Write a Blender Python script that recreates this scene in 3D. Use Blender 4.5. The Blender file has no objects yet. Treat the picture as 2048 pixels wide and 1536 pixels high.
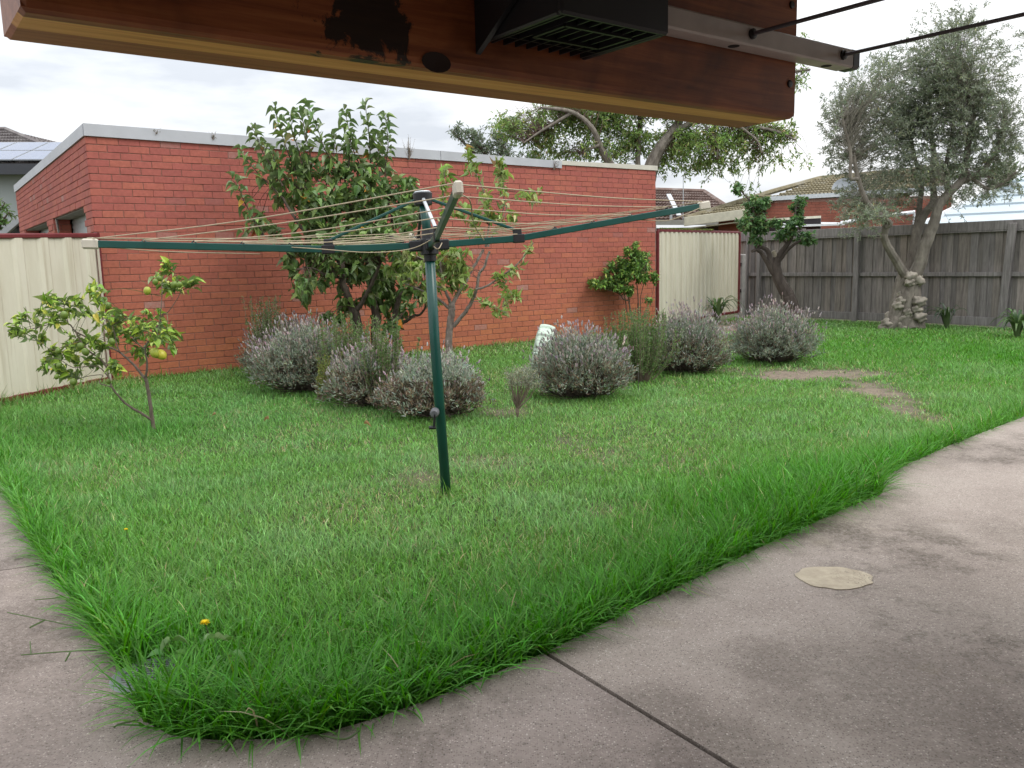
import bpy, math, random
import numpy as np
from mathutils import Matrix, Vector

rng = np.random.default_rng(7)
S = bpy.context.scene
COL = S.collection

# ------------------------------------------------------------------ camera
W0, F0 = 2048.0, 1658.5
PITCH, ROLL, H = math.radians(8.4795), math.radians(-1.3346), 1.356
cp, sp, cr, sr = math.cos(PITCH), math.sin(PITCH), math.cos(ROLL), math.sin(ROLL)
FW = np.array([0, cp, -sp]); U0 = np.array([0, sp, cp]); R0 = np.array([1., 0, 0])
RT = cr*R0 + sr*U0; UP = -sr*R0 + cr*U0; EYE = np.array([0, 0, H])
cam = bpy.data.cameras.new("camera"); camo = bpy.data.objects.new("camera", cam); COL.objects.link(camo)
cam.sensor_width = 36.0; cam.sensor_fit = 'HORIZONTAL'; cam.lens = 36.0*F0/W0
cam.clip_start = 0.05; cam.clip_end = 2000
m = Matrix.Identity(4)
for i in range(3):
    m[i][0], m[i][1], m[i][2], m[i][3] = RT[i], UP[i], -FW[i], EYE[i]
camo.matrix_world = m
S.camera = camo

# ------------------------------------------------------------------ light
SUN_EL, SUN_AZ = 52.0, 118.0      # azimuth clockwise from +Y
w = bpy.data.worlds.new("World"); S.world = w; w.use_nodes = True
nt = w.node_tree; nt.nodes.clear()
def N(t, ty, **kw):
    n = t.nodes.new(ty)
    for k, v in kw.items(): setattr(n, k, v)
    return n
out = N(nt, 'ShaderNodeOutputWorld'); bg = N(nt, 'ShaderNodeBackground'); bg.inputs[1].default_value = 0.1
sky = N(nt, 'ShaderNodeTexSky', sky_type='NISHITA', sun_disc=False)
sky.sun_elevation = math.radians(SUN_EL); sky.sun_rotation = math.radians(SUN_AZ)
tc = N(nt, 'ShaderNodeTexCoord'); mp = N(nt, 'ShaderNodeMapping')
mp.inputs['Scale'].default_value = (1.5, 1.5, 6.0); mp.inputs['Location'].default_value = (0.55, 0.1, 0.3)
ns = N(nt, 'ShaderNodeTexNoise'); ns.inputs['Scale'].default_value = 1.7; ns.inputs['Detail'].default_value = 6; ns.inputs['Roughness'].default_value = 0.55
rp = N(nt, 'ShaderNodeValToRGB')
rp.color_ramp.elements[0].position = 0.38; rp.color_ramp.elements[0].color = (7.2, 7.6, 8.2, 1)
rp.color_ramp.elements[1].position = 0.60; rp.color_ramp.elements[1].color = (11.6, 11.6, 11.6, 1)
e_ = rp.color_ramp.elements.new(0.48); e_.color = (9.4, 9.7, 10.1, 1)
mx = N(nt, 'ShaderNodeMix', data_type='RGBA'); mx.inputs[0].default_value = 0.93
nt.links.new(tc.outputs['Generated'], mp.inputs[0]); nt.links.new(mp.outputs[0], ns.inputs[0])
nt.links.new(ns.outputs[0], rp.inputs[0]); nt.links.new(sky.outputs[0], mx.inputs[6]); nt.links.new(rp.outputs[0], mx.inputs[7])
sx = N(nt, 'ShaderNodeSeparateXYZ'); nt.links.new(tc.outputs['Generated'], sx.inputs[0])
zr = N(nt, 'ShaderNodeMapRange'); zr.inputs[1].default_value = 0.0; zr.inputs[2].default_value = 1.0; zr.inputs[3].default_value = 0.70; zr.inputs[4].default_value = 1.80
nt.links.new(sx.outputs[2], zr.inputs[0])                 # overcast: brighter towards the zenith
sc = N(nt, 'ShaderNodeVectorMath', operation='SCALE'); nt.links.new(mx.outputs[2], sc.inputs[0]); nt.links.new(zr.outputs[0], sc.inputs['Scale'])
nt.links.new(sc.outputs[0], bg.inputs[0]); nt.links.new(bg.outputs[0], out.inputs[0])
sl = bpy.data.lights.new("sun", 'SUN'); sl.energy = 1.1; sl.angle = math.radians(22); sl.color = (1, 0.96, 0.9)
so = bpy.data.objects.new("sun", sl); COL.objects.link(so)
az, el = math.radians(SUN_AZ), math.radians(SUN_EL)
sd = Vector((math.sin(az)*math.cos(el), math.cos(az)*math.cos(el), math.sin(el)))
so.rotation_euler = (-sd).to_track_quat('-Z', 'Y').to_euler()
S.view_settings.view_transform = 'Standard'; S.view_settings.look = 'None'
S.view_settings.exposure = 0.38; S.view_settings.gamma = 1.0; S.view_settings.use_curve_mapping = False
S.render.engine = 'CYCLES'
S.cycles.max_bounces = 6; S.cycles.diffuse_bounces = 3; S.cycles.glossy_bounces = 2; S.cycles.transmission_bounces = 3
S.cycles.transparent_max_bounces = 4; S.cycles.use_denoising = True; S.cycles.caustics_reflective = False

# ------------------------------------------------------------------ measuring
def ray(px, py): return FW + RT*(px-1024)/F0 + UP*(768-py)/F0
def at(px, py, Y): r = ray(px, py); return EYE + r*(Y/r[1])            # the point of that sight line at distance Y
def G(px, py, z=0.0): r = ray(px, py); return EYE + r*((z-H)/r[2])     # ... on the ground
def PPM(Y): return F0/Y
WD = np.array([.8159, .5782, 0]); WN = np.array([-.5782, .8159, 0]); WC = np.array([-4.984, 10.162, 0]); Z = np.array([0, 0, 1.])

# ------------------------------------------------------------------ mesh helpers
class MB:
    def __init__(s): s.V = []; s.F = []; s.C = []; s.n = 0; s.M = []
    def add(s, V, F, col=(1, 1, 1), mi=0):
        V = np.asarray(V, float).reshape(-1, 3)
        if not isinstance(F, list) or (len(F) and np.isscalar(F[0][0]) ): F = [np.asarray(F, int)] if isinstance(F, np.ndarray) else group(F)
        for f in F:
            f = np.asarray(f, int); s.F.append(f + s.n); s.M.append(np.full(len(f), mi))
        c = np.asarray(col, float)
        if c.ndim == 1: c = np.tile(c, (len(V), 1))
        s.C.append(c); s.V.append(V); s.n += len(V); return s
    def build(s, name, mats, parent=None, smooth=False):
        V = np.concatenate(s.V); C = np.concatenate(s.C)
        off = np.array(parent_origin(parent)) if parent is not None else np.zeros(3)
        me = bpy.data.meshes.new(name)
        me.vertices.add(len(V)); me.vertices.foreach_set('co', (V-off).astype(np.float32).ravel())
        li = np.concatenate([f.ravel() for f in s.F]); sz = np.concatenate([np.full(len(f), f.shape[1]) for f in s.F])
        me.loops.add(len(li)); me.loops.foreach_set('vertex_index', li.astype(np.int32))
        me.polygons.add(len(sz)); st = np.concatenate([[0], np.cumsum(sz)[:-1]])
        me.polygons.foreach_set('loop_start', st.astype(np.int32))
        mats = mats if isinstance(mats, (list, tuple)) else [mats]
        for mt in mats: me.materials.append(mt)
        me.polygons.foreach_set('material_index', np.concatenate(s.M).astype(np.int32))
        me.polygons.foreach_set('use_smooth', np.full(len(sz), bool(smooth)))
        a = me.color_attributes.new('Col', 'FLOAT_COLOR', 'POINT')
        a.data.foreach_set('color', np.concatenate([C, np.ones((len(C), 1))], 1).astype(np.float32).ravel())
        me.update(calc_edges=True); me.validate()
        o = bpy.data.objects.new(name, me); COL.objects.link(o)
        if parent is not None: o.parent = parent
        return o
def parent_origin(p):
    l = np.zeros(3)
    while p is not None: l = l + np.array(p.location); p = p.parent
    return l
def group(F):
    d = {}
    for f in F: d.setdefault(len(f), []).append(f)
    return [np.array(v, int) for v in d.values()]
def tag(o, label=None, cat=None, grp=None, kind=None):
    if label: o['label'] = label
    if cat: o['category'] = cat
    if grp: o['group'] = grp
    if kind: o['kind'] = kind
    return o
def thing(name, loc, label, cat, grp=None):
    o = bpy.data.objects.new(name, None); COL.objects.link(o); o.location = tuple(float(x) for x in loc); o.empty_display_size = 0.1
    return tag(o, label, cat, grp)
def norm(v): v = np.asarray(v, float); return v/np.maximum(np.linalg.norm(v, axis=-1, keepdims=True), 1e-9)
BOXF = np.array([[0, 3, 2, 1], [4, 5, 6, 7], [0, 1, 5, 4], [1, 2, 6, 5], [2, 3, 7, 6], [3, 0, 4, 7]])
def obox(mb, o, a, b, c, col=(1, 1, 1), mi=0, bev=0.0):
    """box from corner o along the edge vectors a, b, c (bevelled edges when bev > 0)"""
    o, a, b, c = [np.asarray(v, float) for v in (o, a, b, c)]
    if np.dot(np.cross(a, b), c) < 0: o = o + a; a = -a
    if bev <= 0:
        return mb.add([o, o+a, o+a+b, o+b, o+c, o+a+c, o+a+b+c, o+b+c], BOXF, col, mi)
    la, lb, lc = [np.linalg.norm(v) for v in (a, b, c)]; ua, ub, uc = a/la, b/lb, c/lc
    bev = min(bev, .45*min(la, lb, lc)); V = []; idx = {}
    for i in (0, 1):
        for j in (0, 1):
            for k in (0, 1):
                p = o + a*i + b*j + c*k; sa, sb, sc = (1-2*i)*bev, (1-2*j)*bev, (1-2*k)*bev
                idx[i, j, k, 0] = len(V); V.append(p + ub*sb + uc*sc)
                idx[i, j, k, 1] = len(V); V.append(p + ua*sa + uc*sc)
                idx[i, j, k, 2] = len(V); V.append(p + ua*sa + ub*sb)
    F = []
    q = [(0, 0), (1, 0), (1, 1), (0, 1)]
    for ax in range(3):
        for s in (0, 1):
            f = []
            for (u, v) in q:
                key = [0, 0, 0]; key[ax] = s; key[(ax+1) % 3] = u; key[(ax+2) % 3] = v
                f.append(idx[key[0], key[1], key[2], ax])
            F.append(f if s else f[::-1])
    for ax in range(3):       # edges along axis ax
        b1, b2 = (ax+1) % 3, (ax+2) % 3
        for s1 in (0, 1):
            for s2 in (0, 1):
                def id_(e, face):
                    key = [0, 0, 0]; key[ax] = e; key[b1] = s1; key[b2] = s2; return idx[key[0], key[1], key[2], face]
                f = [id_(0, b1), id_(1, b1), id_(1, b2), id_(0, b2)]
                F.append(f if (s1 ^ s2) else f[::-1])
    for i in (0, 1):
        for j in (0, 1):
            for k in (0, 1):
                f = [idx[i, j, k, 0], idx[i, j, k, 1], idx[i, j, k, 2]]
                F.append(f if (i+j+k) % 2 else f[::-1])
    return mb.add(V, F, col, mi)
def bar(mb, p, q, wd, ht, up=Z, col=(1, 1, 1), mi=0, bev=0.0):
    p, q = np.asarray(p, float), np.asarray(q, float); t = q-p; s = norm(np.cross(t, up)); u = norm(np.cross(s, t))
    return obox(mb, p - s*wd/2 - u*ht/2, t, s*wd, u*ht, col, mi, bev)
def tube(mb, P, r, n=6, col=(1, 1, 1), mi=0, cap=True):
    P = np.asarray(P, float); k = len(P); r = np.broadcast_to(np.asarray(r, float), (k,))
    T = np.zeros_like(P); T[1:-1] = P[2:]-P[:-2]; T[0] = P[1]-P[0]; T[-1] = P[-1]-P[-2]; T = norm(T)
    a = np.cross(T, [0.31, 0.17, 0.93]); bad = np.linalg.norm(a, axis=1) < .2; a[bad] = np.cross(T[bad], [1, 0, 0]); a = norm(a)
    for i in range(1, k):
        v = a[i-1] - T[i]*np.dot(a[i-1], T[i])
        if np.linalg.norm(v) > 1e-6: a[i] = v/np.linalg.norm(v)
    b = np.cross(T, a); th = np.arange(n)*2*np.pi/n
    V = P[:, None] + r[:, None, None]*(np.cos(th)[None, :, None]*a[:, None] + np.sin(th)[None, :, None]*b[:, None])
    i = np.arange(k-1)[:, None]*n; j = np.arange(n)[None]; j2 = (j+1) % n
    F = np.stack([i+j, i+j2, i+n+j2, i+n+j], -1).reshape(-1, 4)
    Fs = [F]
    V = V.reshape(-1, 3)
    if cap: Fs.append(np.array([list(range(n))[::-1], list(range((k-1)*n, k*n))]))
    return mb.add(V, Fs, col, mi)
def smooth_line(P, m=6):
    P = np.asarray(P, float)
    if len(P) < 3: return np.array([P[0] + (P[-1]-P[0])*t for t in np.linspace(0, 1, m+1)])
    Q = np.concatenate([[2*P[0]-P[1]], P, [2*P[-1]-P[-2]]]); out = []
    for i in range(1, len(Q)-2):
        p0, p1, p2, p3 = Q[i-1:i+3]
        for t in np.linspace(0, 1, m, endpoint=False):
            out.append(.5*((2*p1)+(-p0+p2)*t+(2*p0-5*p1+4*p2-p3)*t*t+(-p0+3*p1-3*p2+p3)*t**3))
    out.append(P[-1]); return np.array(out)
# leaf templates: unit leaf along +y, width across x, z up
def leaf_tmpl(kind):
    if kind == 'diamond':
        return np.array([[0, 0, 0], [.5, .42, .10], [0, 1, -.12], [-.5, .42, .10]]), [np.array([[0, 1, 2], [0, 2, 3]])]
    if kind == 'strip':
        return np.array([[-.5, 0, 0], [.5, 0, 0], [.35, .6, .04], [-.35, .6, .04], [0, 1, -.05]]), [np.array([[0, 1, 2, 3]]), np.array([[3, 2, 4]])]
    ys = [0, .18, .42, .68, 1]; wd = [0, .40, .5, .36, 0]; dr = [0, .03, .02, -.06, -.22]
    V = [[0, y, z] for y, z in zip(ys, dr)]
    for sgn in (1, -1):
        for i in (1, 2, 3): V.append([sgn*wd[i], ys[i]+.02, dr[i]+.10*wd[i]/.5])
    F3 = [[0, 5, 1], [3, 7, 4], [0, 1, 8], [3, 4, 10]]; F4 = [[1, 5, 6, 2], [2, 6, 7, 3], [1, 2, 9, 8], [2, 3, 10, 9]]
    return np.array(V, float), [np.array(F3), np.array(F4)]
TM = {k: leaf_tmpl(k) for k in ('diamond', 'strip', 'full')}
def leaves(mb, P, D, Nn, L, Wd, col, kind='full', mi=0, curl=0.0):
    P = np.asarray(P, float); n = len(P)
    if n == 0: return mb
    y = norm(D); x = norm(np.cross(y, Nn)); z = np.cross(x, y)
    T, Fs = TM[kind]; L = np.broadcast_to(L, (n,)); Wd = np.broadcast_to(Wd, (n,)); curl = np.broadcast_to(curl, (n,))
    tx, ty, tz = T[:, 0], T[:, 1], T[:, 2]
    zz = tz[None] - curl[:, None]*(ty**2)[None]*.5 + np.abs(tx)[None]*curl[:, None]*1.1
    V = P[:, None] + x[:, None]*(tx[None]*Wd[:, None])[..., None] + y[:, None]*((ty[None]*(1-.25*np.abs(curl[:, None])))*L[:, None])[..., None] + z[:, None]*(zz*L[:, None])[..., None]
    k = len(T); o = (np.arange(n)*k)[:, None, None]
    F = [(f[None]+o).reshape(-1, f.shape[1]) for f in Fs]
    col = np.asarray(col, float); C = np.repeat(np.broadcast_to(col, (n, 3)), k, axis=0)
    return mb.add(V.reshape(-1, 3), F, C, mi)
def rnd(*s): return rng.random(s)
def gauss(*s): return rng.normal(size=s)
def jit(base, n, s=.18, hue=.08):
    base = np.asarray(base, float); return np.clip(base[None]*(1+s*gauss(n, 1))*(1+hue*gauss(n, 3)), .002, .95)
def mixcol(cols, n, wts=None, s=.15, hue=.06):
    cols = np.asarray(cols, float); k = rng.choice(len(cols), n, p=wts); return np.clip(cols[k]*(1+s*gauss(n, 1))*(1+hue*gauss(n, 3)), .002, .95)
def vnoise(x, y, sc, seed=0):
    g = np.random.default_rng(seed).random((64, 64)); u, v = np.asarray(x)*sc, np.asarray(y)*sc
    i, j = np.floor(u).astype(int), np.floor(v).astype(int); fu, fv = u-i, v-j; fu = fu*fu*(3-2*fu); fv = fv*fv*(3-2*fv)
    a = lambda p, q: g[p % 64, q % 64]
    return (a(i, j)*(1-fu)+a(i+1, j)*fu)*(1-fv)+(a(i, j+1)*(1-fu)+a(i+1, j+1)*fu)*fv
def fbm(x, y, sc, seed=0): return (vnoise(x, y, sc, seed)+.5*vnoise(x, y, sc*2.1, seed+1)+.25*vnoise(x, y, sc*4.3, seed+2))/1.75
def inside(poly, x, y):
    poly = np.asarray(poly); c = np.zeros(len(x), bool); j = len(poly)-1
    for i in range(len(poly)):
        xi, yi, xj, yj = *poly[i], *poly[j]
        c ^= ((yi > y) != (yj > y)) & (x < (xj-xi)*(y-yi)/((yj-yi) if yj != yi else 1e-9)+xi); j = i
    return c
def dist_line(poly, x, y):
    d = np.full(len(x), 1e9); P = np.stack([x, y], -1); poly = np.asarray(poly)[:, :2]
    for a, b in zip(poly[:-1], poly[1:]):
        ab = b-a; t = np.clip(((P-a)@ab)/(ab@ab), 0, 1); d = np.minimum(d, np.linalg.norm(P-a-t[:, None]*ab, axis=1))
    return d

# ------------------------------------------------------------------ materials
MATS = {}
def mat(name):
    mt = bpy.data.materials.new(name); mt.use_nodes = True; t = mt.node_tree; t.nodes.clear()
    o = N(t, 'ShaderNodeOutputMaterial'); b = N(t, 'ShaderNodeBsdfPrincipled'); t.links.new(b.outputs[0], o.inputs[0])
    MATS[name] = mt; return mt, t, b, o
def lk(t, a, b): t.links.new(a, b)
def coords(t, space='Object', scale=(1, 1, 1), rot=(0, 0, 0)):
    c = N(t, 'ShaderNodeTexCoord'); p = N(t, 'ShaderNodeMapping'); p.inputs['Scale'].default_value = scale; p.inputs['Rotation'].default_value = rot
    lk(t, c.outputs[space], p.inputs[0]); return p.outputs[0]
def noise(t, v, sc, det=4, rough=.55, dist=0.0):
    n = N(t, 'ShaderNodeTexNoise'); n.inputs['Scale'].default_value = sc; n.inputs['Detail'].default_value = det
    n.inputs['Roughness'].default_value = rough; n.inputs['Distortion'].default_value = dist
    if v is not None: lk(t, v, n.inputs['Vector'])
    return n.outputs[0]
def ramp(t, f, st):
    r = N(t, 'ShaderNodeValToRGB'); el = r.color_ramp.elements
    while len(el) < len(st): el.new(.5)
    for e, (p, c) in zip(el, st):
        e.position = p; e.color = (*c, 1) if len(c) == 3 else c
    lk(t, f, r.inputs[0]); return r.outputs[0]
def g1(v): return (v, v, v)
def mixc(t, f, a, b, mode='MIX'):
    x = N(t, 'ShaderNodeMix', data_type='RGBA', blend_type=mode)
    for s, i in ((f, 0), (a, 6), (b, 7)):
        if hasattr(s, 'is_output'): lk(t, s, x.inputs[i])
        else: x.inputs[i].default_value = s if i == 0 else (*s, 1)
    return x.outputs[2]
def math_(t, op, a, b=None):
    x = N(t, 'ShaderNodeMath', operation=op)
    for s, i in ((a, 0), (b, 1)):
        if s is None: continue
        if hasattr(s, 'is_output'): lk(t, s, x.inputs[i])
        else: x.inputs[i].default_value = s
    return x.outputs[0]
def bump(t, b, h, st=.3, dist=.01):
    n = N(t, 'ShaderNodeBump'); n.inputs['Strength'].default_value = st; n.inputs['Distance'].default_value = dist
    lk(t, h, n.inputs['Height']); lk(t, n.outputs[0], b.inputs['Normal'])
def attr(t, name='Col'): a = N(t, 'ShaderNodeAttribute'); a.attribute_name = name; return a.outputs['Color']
def island(t): return N(t, 'ShaderNodeNewGeometry').outputs['Random Per Island']
def simple(name, col, rough=.6, var=.12, sc=9.0, metal=0.0, bmp=.0, bsc=60, spec=.5):
    mt, t, b, o = mat(name); v = coords(t)
    n = noise(t, v, sc, 5); lk(t, ramp(t, n, [(.25, tuple(c*(1-var) for c in col)), (.75, tuple(min(1, c*(1+var)) for c in col))]), b.inputs['Base Color'])
    b.inputs['Roughness'].default_value = rough; b.inputs['Metallic'].default_value = metal; b.inputs['Specular IOR Level'].default_value = spec
    if bmp: bump(t, b, noise(t, v, bsc, 3), bmp, .004)
    return mt
def leafmat(name, trans=.3, rough=.45, back=None, spec=.35):
    mt, t, b, o = mat(name); c = attr(t)
    if back is not None:
        geo = N(t, 'ShaderNodeNewGeometry'); c = mixc(t, geo.outputs['Backfacing'], c, mixc(t, .75, c, back))
    lk(t, c, b.inputs['Base Color']); b.inputs['Roughness'].default_value = rough; b.inputs['Specular IOR Level'].default_value = spec
    tr = N(t, 'ShaderNodeBsdfTranslucent'); hs = N(t, 'ShaderNodeHueSaturation'); hs.inputs['Saturation'].default_value = 1.15; hs.inputs['Value'].default_value = 1.25
    lk(t, c, hs.inputs['Color']); lk(t, hs.outputs[0], tr.inputs[0])
    ms = N(t, 'ShaderNodeMixShader'); ms.inputs[0].default_value = trans
    lk(t, b.outputs[0], ms.inputs[1]); lk(t, tr.outputs[0], ms.inputs[2]); lk(t, ms.outputs[0], o.inputs[0]); return mt
LEAF = leafmat('leaf'); GRASS = leafmat('grass_blade', .35, .5, spec=.3); OLIVE_LEAF = leafmat('olive_leaf', .2, .5, (.30, .33, .27)); DULL_LEAF = leafmat('dull_leaf', .18, .75, spec=.15)
GLOSS_LEAF = leafmat('glossy_leaf', .22, .33, (.13, .19, .08), .5)
def barkmat(name, a, b_, sc=14):
    mt, t, b, o = mat(name); v = coords(t, scale=(1, 1, .35)); n = noise(t, v, sc, 6, .65)
    lk(t, ramp(t, n, [(.3, a), (.7, b_)]), b.inputs['Base Color']); b.inputs['Roughness'].default_value = .9; bump(t, b, noise(t, v, sc*2.2, 5), .7, .012); return mt
BARK = barkmat('bark', (.045, .032, .024), (.14, .11, .085)); PALE_BARK = barkmat('pale_bark', (.13, .10, .085), (.32, .27, .23), 22); OLIVE_BARK = barkmat('olive_bark', (.10, .085, .07), (.27, .24, .20), 10)
TWIG = simple('twig', (.10, .06, .045), .8); GREEN_TWIG = simple('green_twig', (.10, .13, .05), .7); DRY_TWIG = simple('dry_twig', (.20, .15, .115), .9, .3)

def brick_material():
    mt, t, b, o = mat('red_brick'); r = island(t); v = coords(t)
    base = ramp(t, r, [(0, (.405, .125, .088)), (.22, (.44, .140, .094)), (.45, (.42, .130, .090)), (.66, (.475, .158, .094)), (.85, (.43, .136, .091)), (1, (.37, .115, .084))])
    n = noise(t, v, 26, 5, .65); base = mixc(t, .55, base, ramp(t, n, [(.25, g1(.62)), (.75, g1(1.22))]), 'MULTIPLY')
    stain = noise(t, v, 1.1, 5, .6); base = mixc(t, .5, base, ramp(t, stain, [(.3, g1(.72)), (.7, g1(1.12))]), 'MULTIPLY')
    sp3 = N(t, 'ShaderNodeSeparateXYZ'); lk(t, v, sp3.inputs[0])
    base = mixc(t, 1.0, base, ramp(t, math_(t, 'MULTIPLY', math_(t, 'ADD', sp3.outputs[2], math_(t, 'MULTIPLY', stain, 1.2)), .3), [(.25, (1.10, 1.14, .92)), (.8, (.96, .90, 1.04))]), 'MULTIPLY')
    # lime bloom on odd bricks
    eff = math_(t, 'MULTIPLY', ramp(t, r, [(.972, g1(0)), (.992, g1(1))]), ramp(t, noise(t, v, 30, 4, .7), [(.35, g1(.25)), (.65, g1(.8))]))
    eff2 = ramp(t, noise(t, v, 5.5, 8, .75), [(.66, g1(0)), (.74, g1(.35))])
    base = mixc(t, math_(t, 'MAXIMUM', eff, eff2), base, (.42, .26, .225))
    lk(t, base, b.inputs['Base Color']); b.inputs['Roughness'].default_value = .82; b.inputs['Specular IOR Level'].default_value = .3
    bump(t, b, noise(t, v, 90, 5, .7), .45, .004); return mt
BRICK = brick_material(); MORTAR = simple('mortar', (.27, .15, .115), .95, .3, 20, bmp=.5)

def concrete_material():
    mt, t, b, o = mat('exposed_concrete'); v = coords(t)
    base = ramp(t, noise(t, v, 1.6, 6, .6), [(.3, (.272, .230, .203)), (.5, (.334, .287, .254)), (.72, (.380, .334, .296))])
    vo = N(t, 'ShaderNodeTexVoronoi'); vo.inputs['Scale'].default_value = 150; lk(t, v, vo.inputs['Vector'])
    sep = N(t, 'ShaderNodeSeparateColor'); lk(t, vo.outputs['Color'], sep.inputs[0])
    base = mixc(t, math_(t, 'MULTIPLY', ramp(t, vo.outputs['Distance'], [(.25, g1(1)), (.5, g1(0))]), .75), base,
                ramp(t, sep.outputs[0], [(0, (.06, .05, .045)), (.22, (.17, .13, .11)), (.5, (.33, .275, .25)), (.82, (.40, .345, .305)), (.95, (.66, .61, .55))]))
    big = noise(t, v, .85, 7, .62, .3)
    mid = noise(t, v, 3.2, 7, .7)
    # mould blotches; the far-left spots also darken the colour for missing shade
    f = math_(t, 'MULTIPLY', ramp(t, big, [(.46, g1(0)), (.60, g1(1))]), ramp(t, mid, [(.40, g1(.08)), (.56, g1(1))]))
    f = math_(t, 'MULTIPLY', f, ramp(t, noise(t, v, 38, 6, .8), [(.36, g1(.35)), (.58, g1(1))]))
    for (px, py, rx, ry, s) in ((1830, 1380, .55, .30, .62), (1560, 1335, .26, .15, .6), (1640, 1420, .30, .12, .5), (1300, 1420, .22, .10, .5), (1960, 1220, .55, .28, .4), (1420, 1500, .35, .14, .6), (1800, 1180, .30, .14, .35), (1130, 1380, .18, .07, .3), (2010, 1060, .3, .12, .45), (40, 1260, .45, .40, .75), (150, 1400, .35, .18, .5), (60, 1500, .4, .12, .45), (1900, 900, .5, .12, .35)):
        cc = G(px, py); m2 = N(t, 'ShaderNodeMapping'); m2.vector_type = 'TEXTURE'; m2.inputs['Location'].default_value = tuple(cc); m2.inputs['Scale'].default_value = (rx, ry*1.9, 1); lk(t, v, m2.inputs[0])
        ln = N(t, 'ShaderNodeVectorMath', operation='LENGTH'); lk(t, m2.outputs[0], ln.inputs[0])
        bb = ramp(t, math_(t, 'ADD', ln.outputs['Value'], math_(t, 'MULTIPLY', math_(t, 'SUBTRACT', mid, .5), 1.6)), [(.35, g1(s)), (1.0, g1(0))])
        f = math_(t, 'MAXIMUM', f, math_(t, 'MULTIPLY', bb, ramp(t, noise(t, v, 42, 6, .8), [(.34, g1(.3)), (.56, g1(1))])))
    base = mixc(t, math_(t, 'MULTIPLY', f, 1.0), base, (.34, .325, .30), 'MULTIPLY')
    g = ramp(t, noise(t, v, 1.9, 5, .6), [(.6, g1(0)), (.72, g1(.3))]); base = mixc(t, g, base, (.20, .17, .10))
    gr = ramp(t, noise(t, v, 60, 6, .8), [(.58, g1(0)), (.66, g1(.85))]); base = mixc(t, gr, base, (.07, .06, .055))
    c2 = attr(t); base = mixc(t, 1.0, base, c2, 'MULTIPLY')
    lk(t, base, b.inputs['Base Color']); b.inputs['Roughness'].default_value = .85; b.inputs['Specular IOR Level'].default_value = .35
    hh = N(t, 'ShaderNodeMath', operation='ADD'); lk(t, noise(t, v, 130, 4, .7), hh.inputs[0]); lk(t, vo.outputs['Distance'], hh.inputs[1])
    bump(t, b, hh.outputs[0], .45, .004); return mt
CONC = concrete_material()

def soil_material():
    mt, t, b, o = mat('lawn_soil'); v = coords(t); c = attr(t)
    n = noise(t, v, 22, 6, .7); base = mixc(t, 1.0, c, ramp(t, n, [(.3, g1(.55)), (.7, g1(1.25))]), 'MULTIPLY')
    lk(t, base, b.inputs['Base Color']); b.inputs['Roughness'].default_value = .95; bump(t, b, noise(t, v, 45, 6, .75), 1.0, .035); return mt
SOIL = soil_material()

def wood_material(name, a, b_, c_, sc=(1, 14, 14), rough=.7):
    mt, t, b, o = mat(name); v = coords(t, scale=sc); r = island(t)
    n = noise(t, v, 3.5, 7, .65, .4); base = ramp(t, n, [(.28, a), (.5, b_), (.74, c_)])
    base = mixc(t, 1.0, base, ramp(t, r, [(0, g1(.70)), (.3, (.95, .97, 1.02)), (.6, (1.05, .99, .92)), (.8, g1(.85)), (1, g1(1.2))]), 'MULTIPLY')
    big = noise(t, coords(t, scale=(.6, .6, .5)), 2.2, 5, .6); base = mixc(t, .6, base, ramp(t, big, [(.3, g1(.6)), (.7, g1(1.25))]), 'MULTIPLY')
    lk(t, base, b.inputs['Base Color']); b.inputs['Roughness'].default_value = rough; b.inputs['Specular IOR Level'].default_value = .25
    bump(t, b, noise(t, v, 9, 6, .7), .35, .004); return mt
PALING = wood_material('weathered_paling', (.145, .130, .118), (.265, .240, .220), (.385, .352, .325), (9, 9, .7))

CREAM = None
def cream_material():
    mt, t, b, o = mat('cream_steel'); v = coords(t, scale=(1, 1, .25)); n = noise(t, v, 5, 6, .6)
    base = ramp(t, n, [(.3, (.60, .56, .44)), (.7, (.70, .665, .545))])
    base = mixc(t, math_(t, 'MULTIPLY', ramp(t, noise(t, coords(t, scale=(6, 6, .22)), 3, 5, .6), [(.52, g1(0)), (.7, g1(1))]), .5), base, (.36, .30, .19))
    base = mixc(t, 1.0, base, attr(t), 'MULTIPLY')
    lk(t, base, b.inputs['Base Color']); b.inputs['Roughness'].default_value = .5; return mt
CREAM = cream_material()
BURG = simple('burgundy_steel', (.15, .022, .025), .45, .2); COPING = simple('zinc_coping', (.46, .47, .50), .45, .10, 2.5); COPING2 = simple('cream_coping', (.58, .55, .48), .6, .12, 4)
GREEN = simple('green_paint', (.009, .066, .054), .32, .15, 6); BLACKP = simple('black_plastic', (.012, .012, .014), .42, .2, 20); CORD = simple('cord', (.42, .34, .23), .7, .15, 40)
CAPM = simple('beige_cap', (.55, .51, .42), .5); GALV = simple('galvanised', (.55, .58, .60), .35, .15, 20, .5); ALU = simple('grey_rail', (.56, .51, .48), .45, .15, 12)
DCORD = simple('dark_cord', (.10, .085, .10), .6); DARKM = simple('dark', (.02, .02, .02), .9)
HAZEC = simple('concrete_post', (.36, .345, .33), .9, .2, 10, bmp=.3)

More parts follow.
